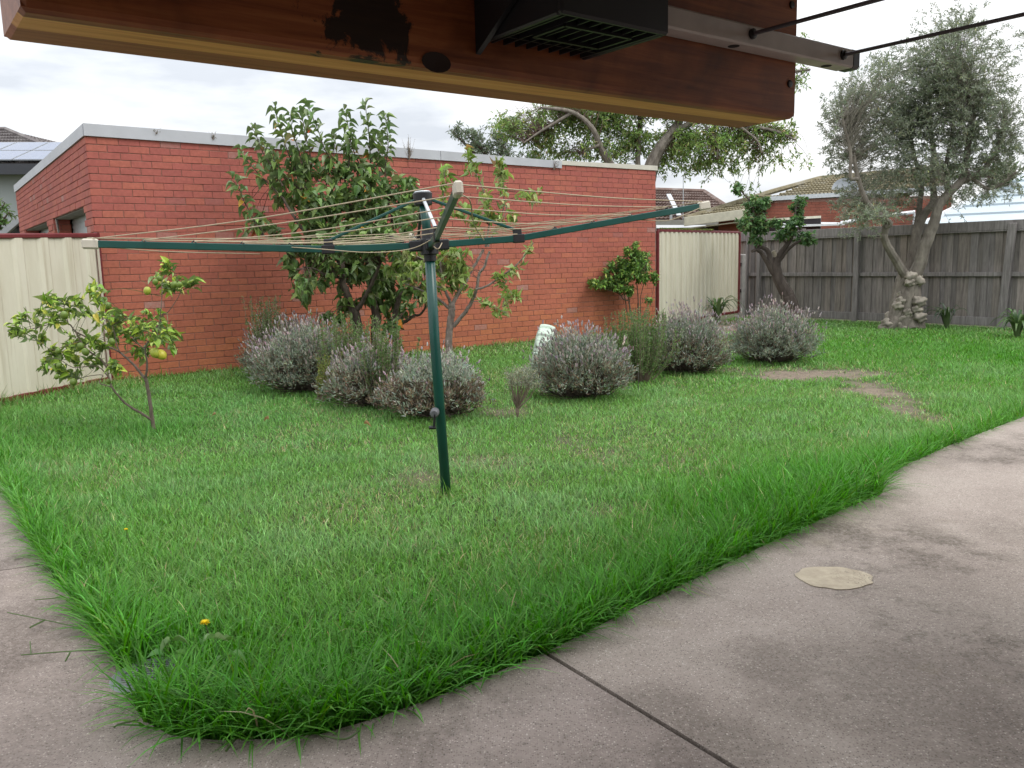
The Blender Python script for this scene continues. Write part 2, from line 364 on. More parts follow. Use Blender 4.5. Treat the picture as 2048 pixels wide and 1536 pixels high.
# ------------------------------------------------------------------ ground
EDGE_PX = [(0, 960), (60, 1080), (130, 1180), (190, 1262), (240, 1330), (262, 1395), (285, 1440), (340, 1470), (430, 1480), (540, 1478), (640, 1468), (740, 1440), (870, 1395), (1090, 1305), (1310, 1195), (1540, 1085), (1680, 1022), (1765, 985), (1758, 958), (1820, 926), (1900, 890), (2048, 833)]
EDGE = np.array([G(*q)[:2] for q in EDGE_PX])
L0 = EDGE[0] + (EDGE[0]-EDGE[1])*2.6; R1 = EDGE[-1] + (EDGE[-1]-EDGE[-2])*3.5
FULL_EDGE = np.concatenate([[L0], EDGE, [R1]])
GE = (WC + WD*9.45)[:2]
LAWN = np.concatenate([FULL_EDGE, [[10.6, 11.8], [5.25, 18.62], GE, (WC)[:2], [-4.95, 10.0], [-5.36, 8.3], [-6.1, 6.6]]])
def poly_mesh(name, pts, z, m, thick=0.0, col=(1, 1, 1), kind='structure', lab=None):
    from mathutils.geometry import tessellate_polygon
    p = [Vector((float(a), float(b), 0)) for a, b in pts]; tri = tessellate_polygon([p])
    P = np.array([[a, b, z] for a, b in pts]); mb = MB(); F = []
    for f in tri:
        a, b, c = [P[i] for i in f]
        F.append(tuple(f) if np.cross(b-a, c-a)[2] > 0 else tuple(f)[::-1])
    mb.add(P, F, col)
    if thick:
        n = len(P); Q = np.concatenate([P, P-[0, 0, thick]]); mb.add(Q, [(i, (i+1) % n, (i+1) % n+n, i+n) for i in range(n)], col)
    o = mb.build(name, m); tag(o, lab, None, None, kind); return o
g = MB(); g.add([[-400, -60, -.10], [400, -60, -.10], [400, 700, -.10], [-400, 700, -.10]], np.array([[0, 1, 2, 3]]), (.10, .11, .05)); tag(g.build('ground', SOIL), kind='structure')

DIRT = [(G(1765, 785), .26, .20), (G(1802, 815), .16, .14), (G(1610, 745), .72, .20), (G(1735, 765), .2, .12), (G(1480, 652), .9, .55), (G(1500, 690), .45, .5), (G(1200, 905), .22, .14), (G(830, 950), .22, .12), (G(1150, 885), .2, .12), (G(1210, 1020), .16, .1), (G(975, 920), .35, .12), (G(1390, 930), .2, .2), (G(1010, 820), .25, .12), (G(1835, 830), .16, .14), (G(1560, 735), .4, .12)]
def dirt(x, y):
    d = np.zeros(len(x)); nz = .6*fbm(x, y, 2.3, 5)+.4*fbm(x, y, 8.5, 8)
    for (c, rx, ry), s in zip(DIRT, [1.0, .8, 1.0, .85, 1.2, .8, .42, .5, .35, .4, .38, .25, .6, .6, .6]):
        dx, dy = x-c[0], y-c[1]; q = np.sqrt((dx/rx)**2+(dy/(ry*2.0))**2)
        d = np.maximum(d, s*np.clip(1.5-q*.9-(nz-.5)*2.6, 0, 1))
    return d
# lawn soil as a fine grid
xs = np.arange(-6.2, 11, .07); ys = np.arange(2.0, 19, .07); gx, gy = np.meshgrid(xs, ys); ok = inside(LAWN, gx.ravel(), gy.ravel()).reshape(gx.shape)
cx = (gx[:-1, :-1]+gx[1:, 1:])/2; cy = (gy[:-1, :-1]+gy[1:, 1:])/2
LAWN_BIG = LAWN.copy(); keep = inside(LAWN, cx.ravel(), cy.ravel())
idx = np.arange(gx.size).reshape(gx.shape); q = np.stack([idx[:-1, :-1], idx[:-1, 1:], idx[1:, 1:], idx[1:, :-1]], -1).reshape(-1, 4)
kz = np.zeros(gx.size, bool); 
for dx in (-.07, 0, .07):
    for dy in (-.07, 0, .07): kz |= inside(LAWN, gx.ravel()+dx, gy.ravel()+dy)
q = q[kz[q].all(1)]
fx, fy = gx.ravel(), gy.ravel(); dd = dirt(fx, fy)[:, None]; th = fbm(fx, fy, 1.3, 11)[:, None]
sc_ = np.array([.085, .105, .038])*(1-dd)*(0.7+.6*th) + np.array([.285, .225, .165])*dd
far = np.clip((fy-6)/6, 0, 1)[:, None]*(1-dd); sc_ = sc_*(1-far) + np.array([.075, .125, .035])*far
us, iv = np.unique(q, return_inverse=True)
g = MB(); g.add(np.stack([fx, fy, -.02+.015*fbm(fx, fy, 3, 3)-.008+.03*dd[:, 0]*0], -1)[us], iv.reshape(-1, 4), sc_[us]); tag(g.build('lawn_soil', SOIL, smooth=True), kind='structure')

# patio slabs with open joints between them
def lerp(a, b, t): return np.asarray(a)*(1-t)+np.asarray(b)*t
J1a = G(1090, 1305)[:2]; J1b = G(1470, 1536)[:2]; jd = norm(J1b-J1a); J1far = J1a+jd*6.5
JLa = G(92, 1128)[:2]; JLb = G(0, 1141)[:2]; jl = norm(JLb-JLa); JLfar = JLa + jl*5.0
k1 = 13; i1 = [i for i, p in enumerate(EDGE_PX) if p == (1090, 1305)][0]
iL = 2
pL = JLa
offn = np.array([-jd[1], jd[0]])*.006
S1 = [L0, *EDGE[:iL], pL, JLfar, [-9, 9.5]]
offl = np.array([-jl[1], jl[0]])*.004
S2 = [pL, *EDGE[iL:i1], J1a, J1far, [-8, -5], JLfar]
kx = [i for i, p in enumerate(EDGE_PX) if p == (1765, 985)][0]
J3 = G(2048, 1062)[:2]; j3 = norm(J3-EDGE[kx]); J3far = EDGE[kx]+j3*7
S3 = [J1a, *EDGE[i1+1:], R1, [14, 9.5], [14, -5], J1far]
def shrink(pts, c, d): return pts
def inset(pts, a, b, d):
    """pull the polygon corners that lie on line a-b back from it by d"""
    a, b = np.asarray(a, float), np.asarray(b, float); t = norm(b-a); nn = np.array([-t[1], t[0]]); P = np.array([np.asarray(p, float) for p in pts]); s = np.sign(np.mean((P-a)@nn))
    on = np.abs((P-a)@nn) < 1e-6; P[on] += nn*s*d; return P
S1 = inset(S1, pL, JLfar, .004); S2 = inset(inset(S2, pL, JLfar, .004), J1a, J1far, .009); S3 = inset(S3, J1a, J1far, .009)
for pts, c in ((S1, (.74, .72, .72)), (S2, (.90, .87, .87)), (S3, (.96, .945, .925))):  # left slabs tinted darker to stand in for weaker light there
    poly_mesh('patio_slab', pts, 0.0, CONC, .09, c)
poly_mesh('joint_filler', [[-9, -5], [14, -5], [14, 6.0], [4, 6.0], [1.4, 3.6], [-.2, 2.0], [-1.2, 1.9], [-3.2, 4.6], [-6, 6.5], [-9, 6]], -.055, simple('joint_filler', (.035, .028, .022), .95, .4, 30))
# pale cement patch
c0 = G(1668, 1156)[:2]; th = np.linspace(0, 2*np.pi, 48, endpoint=False); rr = 1+.03*np.sin(3*th+1)+.025*np.sin(7*th)+.02*np.sin(11*th+2)+.012*gauss(48)
PATCHM = None
def patch_material():
    mt, t, b, o = mat('cement_patch'); v = coords(t)
    base = ramp(t, noise(t, v, 14, 6, .7), [(.3, (.33, .275, .20)), (.6, (.45, .385, .285)), (.8, (.52, .455, .35))])
    vo = N(t, 'ShaderNodeTexVoronoi', feature='DISTANCE_TO_EDGE'); vo.inputs['Scale'].default_value = 9
    wv = N(t, 'ShaderNodeVectorMath', operation='ADD'); nn = N(t, 'ShaderNodeTexNoise'); nn.inputs['Scale'].default_value = 9; lk(t, v, nn.inputs['Vector'])
    lk(t, v, wv.inputs[0]); lk(t, nn.outputs['Color'], wv.inputs[1]); lk(t, wv.outputs[0], vo.inputs['Vector'])
    base = mixc(t, math_(t, 'MULTIPLY', ramp(t, vo.outputs[0], [(.0, g1(1)), (.035, g1(0))]), ramp(t, noise(t, v, 5), [(.45, g1(0)), (.6, g1(1))])), base, (.10, .085, .065))
    lk(t, base, b.inputs['Base Color']); b.inputs['Roughness'].default_value = .9; bump(t, b, noise(t, v, 30, 6, .7), .6, .01); return mt
a_, b_ = G(1592, 1150), G(1748, 1158); hw = np.linalg.norm((b_-a_)[:2])/2
poly_mesh('cement_patch', [(c0[0]+hw*np.cos(t)*r, c0[1]+.125*np.sin(t)*r) for t, r in zip(th, rr)], .004, patch_material(), .003)

# ------------------------------------------------------------------ grass
HOIST_B = G(895, 985)
def grass():
    mb = MB(); edge_in = FULL_EDGE; DR = G(300, 1352)
    bands = [(1.9, 3.0, 9000, 3, .0042), (3.0, 4.2, 10000, 2, .0037), (4.2, 6.0, 8200, 2, .0040), (6.0, 8.5, 5200, 1, .0052), (8.5, 12, 2800, 1, .0075), (12, 20, 1300, 1, .0115)]
    for (d0, d1, den, seg, wd) in bands:
        x0, x1 = -6.2, 10.6; A = (x1-x0)*(d1-d0); n = int(A*den)
        x = x0+(x1-x0)*rnd(n); y = d0+(d1-d0)*rnd(n)
        k = inside(LAWN, x, y) & (np.abs(x) < .68*y+1.3); x, y = x[k], y[k]
        dr = dirt(x, y); k = (rnd(len(x)) > np.clip(dr*1.05, 0, .97)) & ((np.hypot(x-DR[0], y-DR[1]) > .125) | (rnd(len(x)) < .12)); x, y, dr = x[k], y[k], dr[k]; n = len(x)
        de = dist_line(edge_in, x, y); f1 = fbm(x, y, .9, 1); f2 = fbm(x, y, 2.6, 21); f3 = fbm(x, y, 5.5, 31)
        tall = np.exp(-(de/.20)**2)
        rg = np.exp(-(((x-1.75)/.85)**2+((y-4.4)/.75)**2)); lg = np.exp(-((de/.75)**2))
        fr = np.exp(-((y-2.3)/1.15)**2)
        wall_d = np.abs((np.stack([x, y], -1)-WC[:2])@WN[:2]); fen = np.abs((np.stack([x, y], -1)-np.array([-5.36, 8.3]))@norm(np.array([-.97, .23])))
        cl = fbm(x, y, 9.0, 51); h = .028+.030*f2+.062*tall*(.25+1.5*cl)+.085*rg*(.5+cl)+.045*lg*f1*1.6+.042*fr*(.4+1.2*cl) + .13*np.exp(-wall_d/.16)*f3**1.5 + .22*np.exp(-fen/.16)*f3**1.3
        h += .07*np.exp(-(((x-HOIST_B[0])/.07)**2+((y-HOIST_B[1])/.07)**2)); lem = np.exp(-(((x+3.03)/.35)**2+((y-6.88)/.4)**2)); h += .05*lem
        h *= (.55+.75*rnd(n))*(1-.55*np.clip(dr, 0, 1)); h *= np.where(y > 9, 1.15, 1)
        far_r = np.exp(-(((x-6.0)/2.5)**2+((y-11)/3.0)**2)); h += .03*far_r*rnd(n)
        # colour
        lush = np.clip(.45*tall+.9*rg+.65*fr+.7*(f1-.42)+.8*far_r+.5*lem+.35*lg, 0, 1)[:, None]
        a = np.array([.172, .335, .078]); l = np.array([.082, .264, .024]); c = a*(1-lush)+l*lush
        bl = np.clip((f2-.45)*3, 0, 1)[:, None]*(1-lush); c = c*(1-.6*bl)+np.array([.215, .37, .15])*.6*bl
        leftd = np.exp(-(((x+2.6)/1.6)**2+((y-7.6)/1.9)**2))[:, None]; c = c*(1-.45*leftd)+np.array([.105, .30, .065])*.45*leftd
        dryp = np.clip((fbm(x, y, 1.1, 41)-.50)*1.8, 0, .38)*(1-lush[:, 0])+.75*np.clip(dr, 0, 1)
        dm = rnd(n) < (.014+dryp*.6+.45*np.exp(-fen/.2)+.25*np.exp(-wall_d/.2)); c[dm] = np.array([.42, .38, .20])*(.6+.6*rnd(dm.sum(), 1))
        pale = rnd(n) < .22*(1-.85*lush[:, 0]); c[pale] = c[pale]*1.3+np.array([.05, .07, .055]); old = rnd(n) < .02; c[old] = c[old]*np.array([1.25, .85, .8]); c = c*(1+.24*gauss(n, 1))*(1+.07*gauss(n, 3)); c = np.clip(c, .01, .8)
        azm = rnd(n)*2*np.pi
        # edge blades lean out over the concrete
        nb = np.zeros((n, 2)); eps = .02
        gxx = dist_line(edge_in, x+eps, y)-de; gyy = dist_line(edge_in, x, y+eps)-de; gn = norm(np.stack([gxx, gyy], -1))
        dirx = np.stack([np.cos(azm), np.sin(azm)], -1)*(1-.0*tall[:, None]) - gn*(tall[:, None]*(.02+.45*(f3[:, None]-.35))); dirx = norm(dirx)
        lean = (.15+.75*rnd(n))*(1+.25*tall); lean = np.where(dm, lean*1.6, lean); bow = .25+.9*rnd(n)*(1+.7*np.maximum(tall, fr))
        ln = h*1.15; wdt = wd*(.7+.6*rnd(n))*(1+.45*np.maximum(tall, rg)*(seg >= 2))*(1+.5*(rnd(n) < .12))
        side = np.stack([-dirx[:, 1], dirx[:, 0], np.zeros(n)], -1); D3 = np.concatenate([dirx, np.zeros((n, 1))], 1)
        tw = (rnd(n)-.5)*1.2; side = norm(side*np.cos(tw)[:, None] + D3*np.sin(tw)[:, None])
        z0 = np.full(n, -.02); P0 = np.stack([x, y, z0], -1)
        ts = np.linspace(0, 1, seg+2); pts = []
        for t in ts:
            ang = lean*(1-bow*.3)+bow*t*1.0; pts.append((t, ang))
        cur = P0.copy(); ring = [cur.copy()]
        for i in range(1, len(ts)):
            ang = np.clip(lean+bow*(ts[i]-.35), 0, 1.75); st = (ln*(ts[i]-ts[i-1]))[:, None]
            cur = cur + st*(np.cos(ang)[:, None]*Z + np.sin(ang)[:, None]*D3); ring.append(cur.copy())
        vs = []
        for i, t in enumerate(ts[:-1]):
            ww = (wdt*(1-.12*i*2/(len(ts)-1)-.15*(i == seg)))[:, None]/2; vs += [ring[i]-side*ww, ring[i]+side*ww]
        vs.append(ring[-1]); kk = len(vs); V = np.stack(vs, 1).reshape(-1, 3); o = (np.arange(n)*kk)[:, None]
        F4 = [np.stack([o[:, 0]+2*i, o[:, 0]+2*i+1, o[:, 0]+2*i+3, o[:, 0]+2*i+2], -1) for i in range(seg)]
        F3 = np.stack([o[:, 0]+kk-3, o[:, 0]+kk-2, o[:, 0]+kk-1], -1)
        mb.add(V, [np.concatenate(F4), F3], np.repeat(c, kk, 0))
    # long runners that trail over the left path
    for pts, r in (([(200, 1300), (130, 1303), (42, 1310)], .0022), ([(160, 1255), (90, 1240), (15, 1225)], .002), ([(62, 1308), (60, 1283)], .002), ([(140, 1305), (131, 1322)], .003), ([(90, 1240), (60, 1255)], .004), ([(120, 1195), (70, 1200)], .002), ([(275, 1440), (240, 1448), (228, 1455)], .003), ([(640, 1470), (690, 1478), (720, 1460)], .003), ([(470, 1478), (452, 1502)], .004)):
        P = smooth_line([G(*p, z=.03) for p in pts], 5); tube(mb, P, r, 4, (.11, .17, .06))
    o = mb.build('lawn_grass', GRASS); return tag(o, 'green lawn grass, long along the concrete edge and short and dry mid lawn', 'grass', None, 'stuff')
grass()

# ------------------------------------------------------------------ brick garage
def brick_run(mb, o, dx, nn, length, z0, z1, skip=None, mi=0, first=0):
    """stretcher bond: o start, dx along the wall, nn outward"""
    BL, BH, CL, CH = .2335, .0785, .240, .086
    rows = int(round((z1-z0)/CH)); V = []; 
    for r in range(rows):
        x = -(.12 if (r+first) % 2 else 0.0) + (.02*math.sin(r*2.1) if r % 3 else .0)*.6
        zz = z0+r*CH
        while x < length-.02:
            a, b = max(x, 0), min(x+BL, length)
            if b-a > .03 and not (skip and skip(a, b, zz)):
                V.append((a, b, zz+.004, zz+.004+BH))
            x += CL
    V = np.array(V); n = len(V); pr = .007+.0022*gauss(n)*.6; ch = .003
    a, b, c, d = V.T; a = a+.0012*gauss(n); b = b+.0012*gauss(n); c = c+.0009*gauss(n); d = d+.0009*gauss(n)
    def pt(u, v, w): return o[None]+dx[None]*u[:, None]+Z[None]*v[:, None]+nn[None]*w[:, None]
    z = np.zeros(n)-.002
    P = np.stack([pt(a, c, z), pt(b, c, z), pt(b, d, z), pt(a, d, z), pt(a, c, pr-ch), pt(b, c, pr-ch), pt(b, d, pr-ch), pt(a, d, pr-ch),
                  pt(a+ch, c+ch, pr), pt(b-ch, c+ch, pr), pt(b-ch, d-ch, pr), pt(a+ch, d-ch, pr)], 1).reshape(-1, 3)
    q = np.array([[8, 9, 10, 11], [0, 1, 5, 4], [1, 2, 6, 5], [2, 3, 7, 6], [3, 0, 4, 7], [4, 5, 9, 8], [5, 6, 10, 9], [6, 7, 11, 10], [7, 4, 8, 11]])
    if np.dot(np.cross(dx, Z), nn) < 0: q = q[:, ::-1]
    F = (q[None]+(np.arange(n)*12)[:, None, None]).reshape(-1, 4); mb.add(P, F, mi=mi)
def garage():
    t = thing('brick_garage', WC, 'long red brick garage with flat roof and pale metal coping behind the garden beds', 'garage')
    ZT = 2.924
    mb = MB(); Lw, Dp = 9.45, 8.42
    out_f = -WN; out_l = -WD
    # mortar cores (set 4 mm behind the brick faces)
    O = WC
    obox(mb, O+WD*.02+WN*.004-Z*.1, WD*(Lw-.04), WN*.22, Z*(ZT+.11), mi=1)
    brick_run(mb, O+WN*.004, WD, out_f, Lw, 0, ZT)
    op = [(.55, 3.46), (4.15, 7.45)]; ZO = 25*.086-.002
    def skip(a, b, zz): return zz+.04 < ZO and any(b > p+.06 and a < q-.06 for p, q in op)
    brick_run(mb, O+WD*.004, WN, out_l, Dp, 0, ZT, skip, first=1)
    obox(mb, O+WD*.006+WN*.02+Z*ZO, WD*.2, WN*(Dp-.04), Z*(ZT-ZO+.01), mi=1)
    for p, q in ((.02, .55), (3.46, 4.15), (7.45, Dp-.02)):
        obox(mb, O+WD*.006+WN*(p+.004)-Z*.1, WD*.22, WN*(q-p-.008), Z*(ZO+.098), mi=1)
        if q < Dp-.1: brick_run(mb, O+WN*(q-.004)+WD*.02, WD, WN, .23, 0, ZO)
        if p > .1: brick_run(mb, O+WN*(p+.004)+WD*.0, WD, -WN, .24, 0, ZO)
    mb.build('brick_wall', [BRICK, MORTAR], t)
    # right and back walls
    rb = MB(); brick_run(rb, O+WD*(Lw-.004), WN, WD, Dp, 0, ZT); obox(rb, O+WD*(Lw-.23)+WN*.23-Z*.1, WD*.22, WN*(Dp-.25), Z*(ZT+.11), mi=1)
    obox(rb, O+WD*.25+WN*(Dp-.22)-Z*.1, WD*(Lw-.5), WN*.2, Z*(ZT+.11), mi=1); rb.build('side_wall', [BRICK, MORTAR], t)
    # coping
    def coping(a, b, z0a, z0b, z1a, z1b, m, pr):
        mb = MB(); f0 = O+out_f*pr
        A = [f0+WD*a+Z*z0a, f0+WD*b+Z*z0b, f0+WD*b+Z*z1b, f0+WD*a+Z*z1a]; B = [p+WN*(.26+pr) for p in A]
        mb.add(A+B, [(0, 1, 2, 3), (7, 6, 5, 4), (3, 2, 6, 7), (0, 4, 5, 1), (1, 5, 6, 2), (0, 3, 7, 4)]); return mb.build('coping', m, t)
    coping(-.014, 2.42, 2.93, 2.905, 3.072, 3.046, COPING, .030); coping(2.428, 4.86, 2.905, 2.885, 3.046, 3.022, COPING, .028); coping(4.868, 7.22, 2.885, 2.868, 3.022, 2.985, COPING, .030)
    coping(7.0, 9.48, 2.925, 2.925, 2.990, 3.010, COPING2, .024)
    mb = MB(); obox(mb, O-WD*.022+WN*.0+Z*2.93, WD*.26, WN*(Dp+.02), Z*.135); mb.build('side_coping', COPING, t)
    mb = MB(); obox(mb, O+WD*.24+WN*.24+Z*2.86, WD*(Lw-.3), WN*(Dp-.3), Z*.05); mb.build('roof', COPING, t)
    # roller doors
    for p, q in op:
        d = MB(); x0 = .26; nz = 60; zz = np.linspace(0, ZO+.02, nz); prof = .016*np.sin(zz/.075*2*np.pi)
        A = np.stack([O+WD*(x0+k)+WN*(p+.01)+Z*h for k, h in zip(prof, zz)]); B = A+WN*(q-p-.02)
        V = np.concatenate([A, B]); d.add(V, np.array([[i, i+1, nz+i+1, nz+i] for i in range(nz-1)])); d.build('roller_door', GALV, t, True)
        s = MB(); obox(s, O+WD*.03+WN*(p+.0)+Z*(ZO-.012), WD*.21, WN*(q-p), Z*.010); s.build('lintel', HAZEC, t)
    c = MB()
    for k in range(7):
        a = O+WN*(3.30+.04*k)+WD*(.02+.01*k)+Z*(ZO-.014); tube(c, [a, a+WD*.01+WN*(.01*(k-3))-Z*(.10+.12*rnd()), a+WD*.02-WN*(.02*(k-3))-Z*(.18+.2*rnd())], [.012, .007, .002], 4)
    c.build('cobweb', simple('cobweb', (.35, .31, .28), .95), t)
    # dry weeds growing in the coping joints
    for (px, py0, py1, nb) in ((426, 279, 268, 12), (818, 318, 278, 26), (1108, 338, 322, 12), (312, 268, 262, 8)):
        r = ray(px, py0); tt = ((WC-WN*.03-EYE)@WN)/(r@WN); b0 = EYE+r*tt; ht = (py0-py1)/PPM(b0[1])
        w_ = thing('weed_tuft', b0, {426: 'wispy dry weed in the first joint of the garage coping from its corner', 818: 'tallest wispy weed on the garage coping, right beside the big leafy tree', 1108: 'dry weed where the grey coping meets the cream coping', 312: 'tiny dry moss tuft under the garage coping near its corner'}[px], 'weed', 'weeds on the garage coping')
        mb = MB(); e = b0+gauss(nb, 3)*np.array([.05, .02, .01])+Z*ht*(.4+.7*rnd(nb, 1))
        for q in e: tube(mb, [b0+gauss(3)*.008, lerp(b0, q, .6)+gauss(3)*.01, q], [.003, .002, .001], 3)
        mb.build('stem', DRY_TWIG, w_); lf = MB(); p = lerp(b0, e[rng.integers(0, nb, nb*5)], .25+.75*rnd(nb*5, 1))
        leaves(lf, p, gauss(nb*5, 3)+Z*.3, gauss(nb*5, 3), .02, .008, mixcol([(.16, .15, .07), (.22, .17, .10)], nb*5), 'diamond'); lf.build('leaf', DULL_LEAF, w_)['kind'] = 'stuff'
garage()

# ------------------------------------------------------------------ cream sheet fences and gate
def ribbed(mb, a, b, z0, z1, pitch, rib, dep, nrm, colf=None):
    L = np.linalg.norm(b-a); u = (b-a)/L; k = int(L/pitch)+1; x = []; dz = []
    for i in range(k+1):
        s = i*pitch
        for off, d_ in ((0, 0), (pitch-2*rib, 0), (pitch-1.55*rib, dep), (pitch-.45*rib, dep)):
            if s+off <= L: x.append(s+off); dz.append(d_)
    x.append(L); dz.append(0); x = np.array(x); dz = np.array(dz)
    lo = a[None]+u*x[:, None]+nrm*dz[:, None]; lo[:, 2] = z0; hi = lo.copy(); hi[:, 2] = z1(x/L) if callable(z1) else z1
    n = len(x); mb.add(np.concatenate([lo, hi]), np.array([[i, i+1, n+i+1, n+i] for i in range(n-1)]))
def left_fence():
    a = np.array([-5.66, 6.9, 0]); b = np.array([-4.935, 10.10, 0]); u = norm(b-a); nr = np.array([u[1], -u[0], 0])
    t = thing('cream_fence', lerp(a, b, .5), 'tall cream ribbed steel fence with burgundy rails beside the garage corner', 'fence')
    top = lambda s: 1.66+.10*s
    mb = MB(); ribbed(mb, a, b-u*.03, .05, lambda s: 1.67+.09*s, .36, .085, .020, nr); mb.build('sheet', CREAM, t)
    mb = MB(); bar(mb, a+Z*1.675, b+Z*1.765, .05, .055, bev=.012); mb.build('top_rail', BURG, t)
    mb = MB(); bar(mb, a+Z*.045, b+Z*.035, .05, .06, bev=.008); mb.build('bottom_rail', BURG, t)
    mb = MB(); obox(mb, b-u*.02-nr*.025-Z*.1, u*.055, nr*.05, Z*1.90, bev=.006); mb.build('post', BURG, t)
    mb = MB(); bar(mb, b-u*.032+nr*.03-Z*.0, b-u*.032+nr*.03+Z*1.70, .012, .03, up=u); mb.build('edge_trim', CAPM, t)
left_fence()
def gate():
    a = np.array([2.775, 15.66, .04]); b = np.array([4.965, 18.10, .10]); u = norm((b-a)*[1, 1, 0]); nr = np.array([u[1], -u[0], 0])
    t = thing('steel_gate', a, 'cream ribbed steel gate in a burgundy frame between garage and timber fence', 'gate')
    mb = MB(); ribbed(mb, a+u*.03, b-u*.03, .10, 1.82, .165, .045, .028, nr); mb.build('sheet', CREAM, t)
    mb = MB(); bar(mb, a+Z*1.80, b+Z*1.735, .04, .05, bev=.006); bar(mb, a+Z*.06, b+Z*.04, .075, .05, bev=.006)
    for p, h in ((a, 1.80), (b, 1.74)): obox(mb, p-u*.025-nr*.026, u*.05, nr*.052, Z*h, bev=.006)
    mb.build('frame', BURG, t)
    for z in (.45, 1.02): mb = MB(); obox(mb, b+u*.03-nr*.03+Z*z, u*.09, nr*.05, Z*.07, bev=.008); mb.build('hinge', DARKM, t)
    # moss along the top
    mb = MB(); n = 500; s = rnd(n)*.62+.02; p = lerp(a, b, s[:, None])+gauss(n, 3)*[.012, .012, 0]+Z[None]*(1.83-.065*s[:, None]+.0)
    leaves(mb, p, gauss(n, 3)*.5+Z*.7, gauss(n, 3), .035, .022, mixcol([(.20, .24, .06), (.13, .18, .05), (.26, .27, .10)], n), 'diamond'); mb.build('moss', DULL_LEAF, t)
    p = b+u*.16; p[2] = 0
    c = MB(); obox(c, p-u*.07-nr*.07-Z*.2, u*.14, nr*.13, Z*1.575, bev=.02); o = c.build('concrete_post', HAZEC); tag(o, 'squat grey concrete post at the hinge side of the cream gate', 'post')
gate()

# ------------------------------------------------------------------ timber fence on the right
def timber_fence():
    a = np.array([5.28, 18.68, 0]); b = np.array([8.565, 14.43, 0]); u = norm(b-a); e = b+u*3.4; a = a-u*.20; Lf = np.linalg.norm(e-a); nr = np.array([u[1], -u[0], 0])   # towards the garden
    if nr@(EYE*[1, 1, 0]-a) < 0: nr = -nr
    t = thing('timber_fence', b, 'weathered grey timber paling fence along the right side of the yard', 'fence')
    mb = MB(); x = 0; d_last = 0
    top = lambda s: 1.86-.010*s
    while x < Lf:
        w_ = .095+.02*rnd(); 
        d_ = .019 if d_last == 0 else 0.0; d_last = d_
        obox(mb, a+u*(x-.006)-nr*(.05+d_)+Z*(.10+.03*rnd()), u*(w_+.012), nr*.016, Z*(top(x)-.13+.02*gauss()), bev=.003); x += w_
    mb.build('paling', PALING, t)
    mb = MB(); obox(mb, a-nr*.012+Z*1.68, u*Lf, nr*.03, Z*.0+Z*.165, bev=.005); mb.build('capping_board', PALING, t)
    mb = MB(); obox(mb, a-nr*.030+Z*1.655, u*Lf, nr*.055, Z*.022, bev=.004); mb.build('top_rail', PALING, t)
    mb = MB(); obox(mb, a-nr*.030+Z*.885, u*Lf, nr*.05, Z*.075, bev=.005); mb.build('middle_rail', PALING, t)
    mb = MB(); obox(mb, a-nr*.028+Z*.02, u*Lf, nr*.035, Z*.15, bev=.005); mb.build('plinth_board', PALING, t)
    def px2s(px):
        r = ray(px, 640); s = ((a-EYE)[0]*r[1]-(a-EYE)[1]*r[0])/(u[1]*r[0]-u[0]*r[1]); return s
    for px, w_, h, tilt in ((1519, .085, 1.38, .0), (1712, .10, 1.76, .0), (2004, .13, 1.79, .012), (2200, .12, 1.8, 0), (1496, .05, 1.86, 0)):
        s = px2s(px); mb = MB(); obox(mb, a+u*(s-w_/2)+nr*.028-Z*.2, u*w_, nr*.07, Z*(h+.2)+u*tilt*8, bev=.008); mb.build('post', PALING, t)
timber_fence()

# ------------------------------------------------------------------ neighbours' houses
TILE_B = None
def tilemat(name, a, b_, c_):
    mt, t, b, o = mat(name); v = coords(t); base = ramp(t, noise(t, v, 1.8, 7, .7), [(.3, a), (.5, b_), (.7, c_)])
    base = mixc(t, .5, base, ramp(t, noise(t, v, 14, 4, .7), [(.35, g1(.65)), (.65, g1(1.2))]), 'MULTIPLY')
    lk(t, base, b.inputs['Base Color']); b.inputs['Roughness'].default_value = .9; return mt
TB = tilemat('brown_tile', (.12, .075, .06), (.19, .13, .11), (.30, .26, .24)); TY = tilemat('mossy_tile', (.16, .14, .09), (.25, .215, .13), (.33, .31, .26)); TG = tilemat('grey_tile', (.12, .10, .105), (.19, .17, .165), (.27, .25, .24))
def tiles(mb, A, B, Cc, Dd, rows, cols, mi=0, amp=.03):
    """tiled slope: A-B eave, D-C ridge; stepped courses with a wavy section"""
    A, B, Cc, Dd = [np.asarray(p, float) for p in (A, B, Cc, Dd)]; nn = norm(np.cross(B-A, Dd-A)); nn = nn if nn[2] > 0 else -nn
    k = cols*4+1; s = np.linspace(0, 1, k); wv = amp*.5*np.maximum(np.sin(s*cols*2*np.pi), -.3)
    V = []; F = []
    for r in range(rows):
        for v, lift in ((r/rows, amp*1.3), ((r+1)/rows, .0)):
            l, rr = lerp(A, Dd, v), lerp(B, Cc, v); V.append(l[None]*(1-s[:, None])+rr[None]*s[:, None]+nn[None]*(wv[:, None]+lift))
    V = np.concatenate(V); j = np.arange(k-1)
    for i in range(2*rows-1): F.append(np.stack([i*k+j, i*k+j+1, (i+1)*k+j+1, (i+1)*k+j], -1))
    mb.add(V, np.concatenate(F), mi=mi)
FASC = simple('cream_fascia', (.62, .60, .47), .5); RENDER = simple('grey_render', (.36, .39, .385), .8, .06, 1.2); WHITE = simple('white_pipe', (.72, .74, .76), .4)
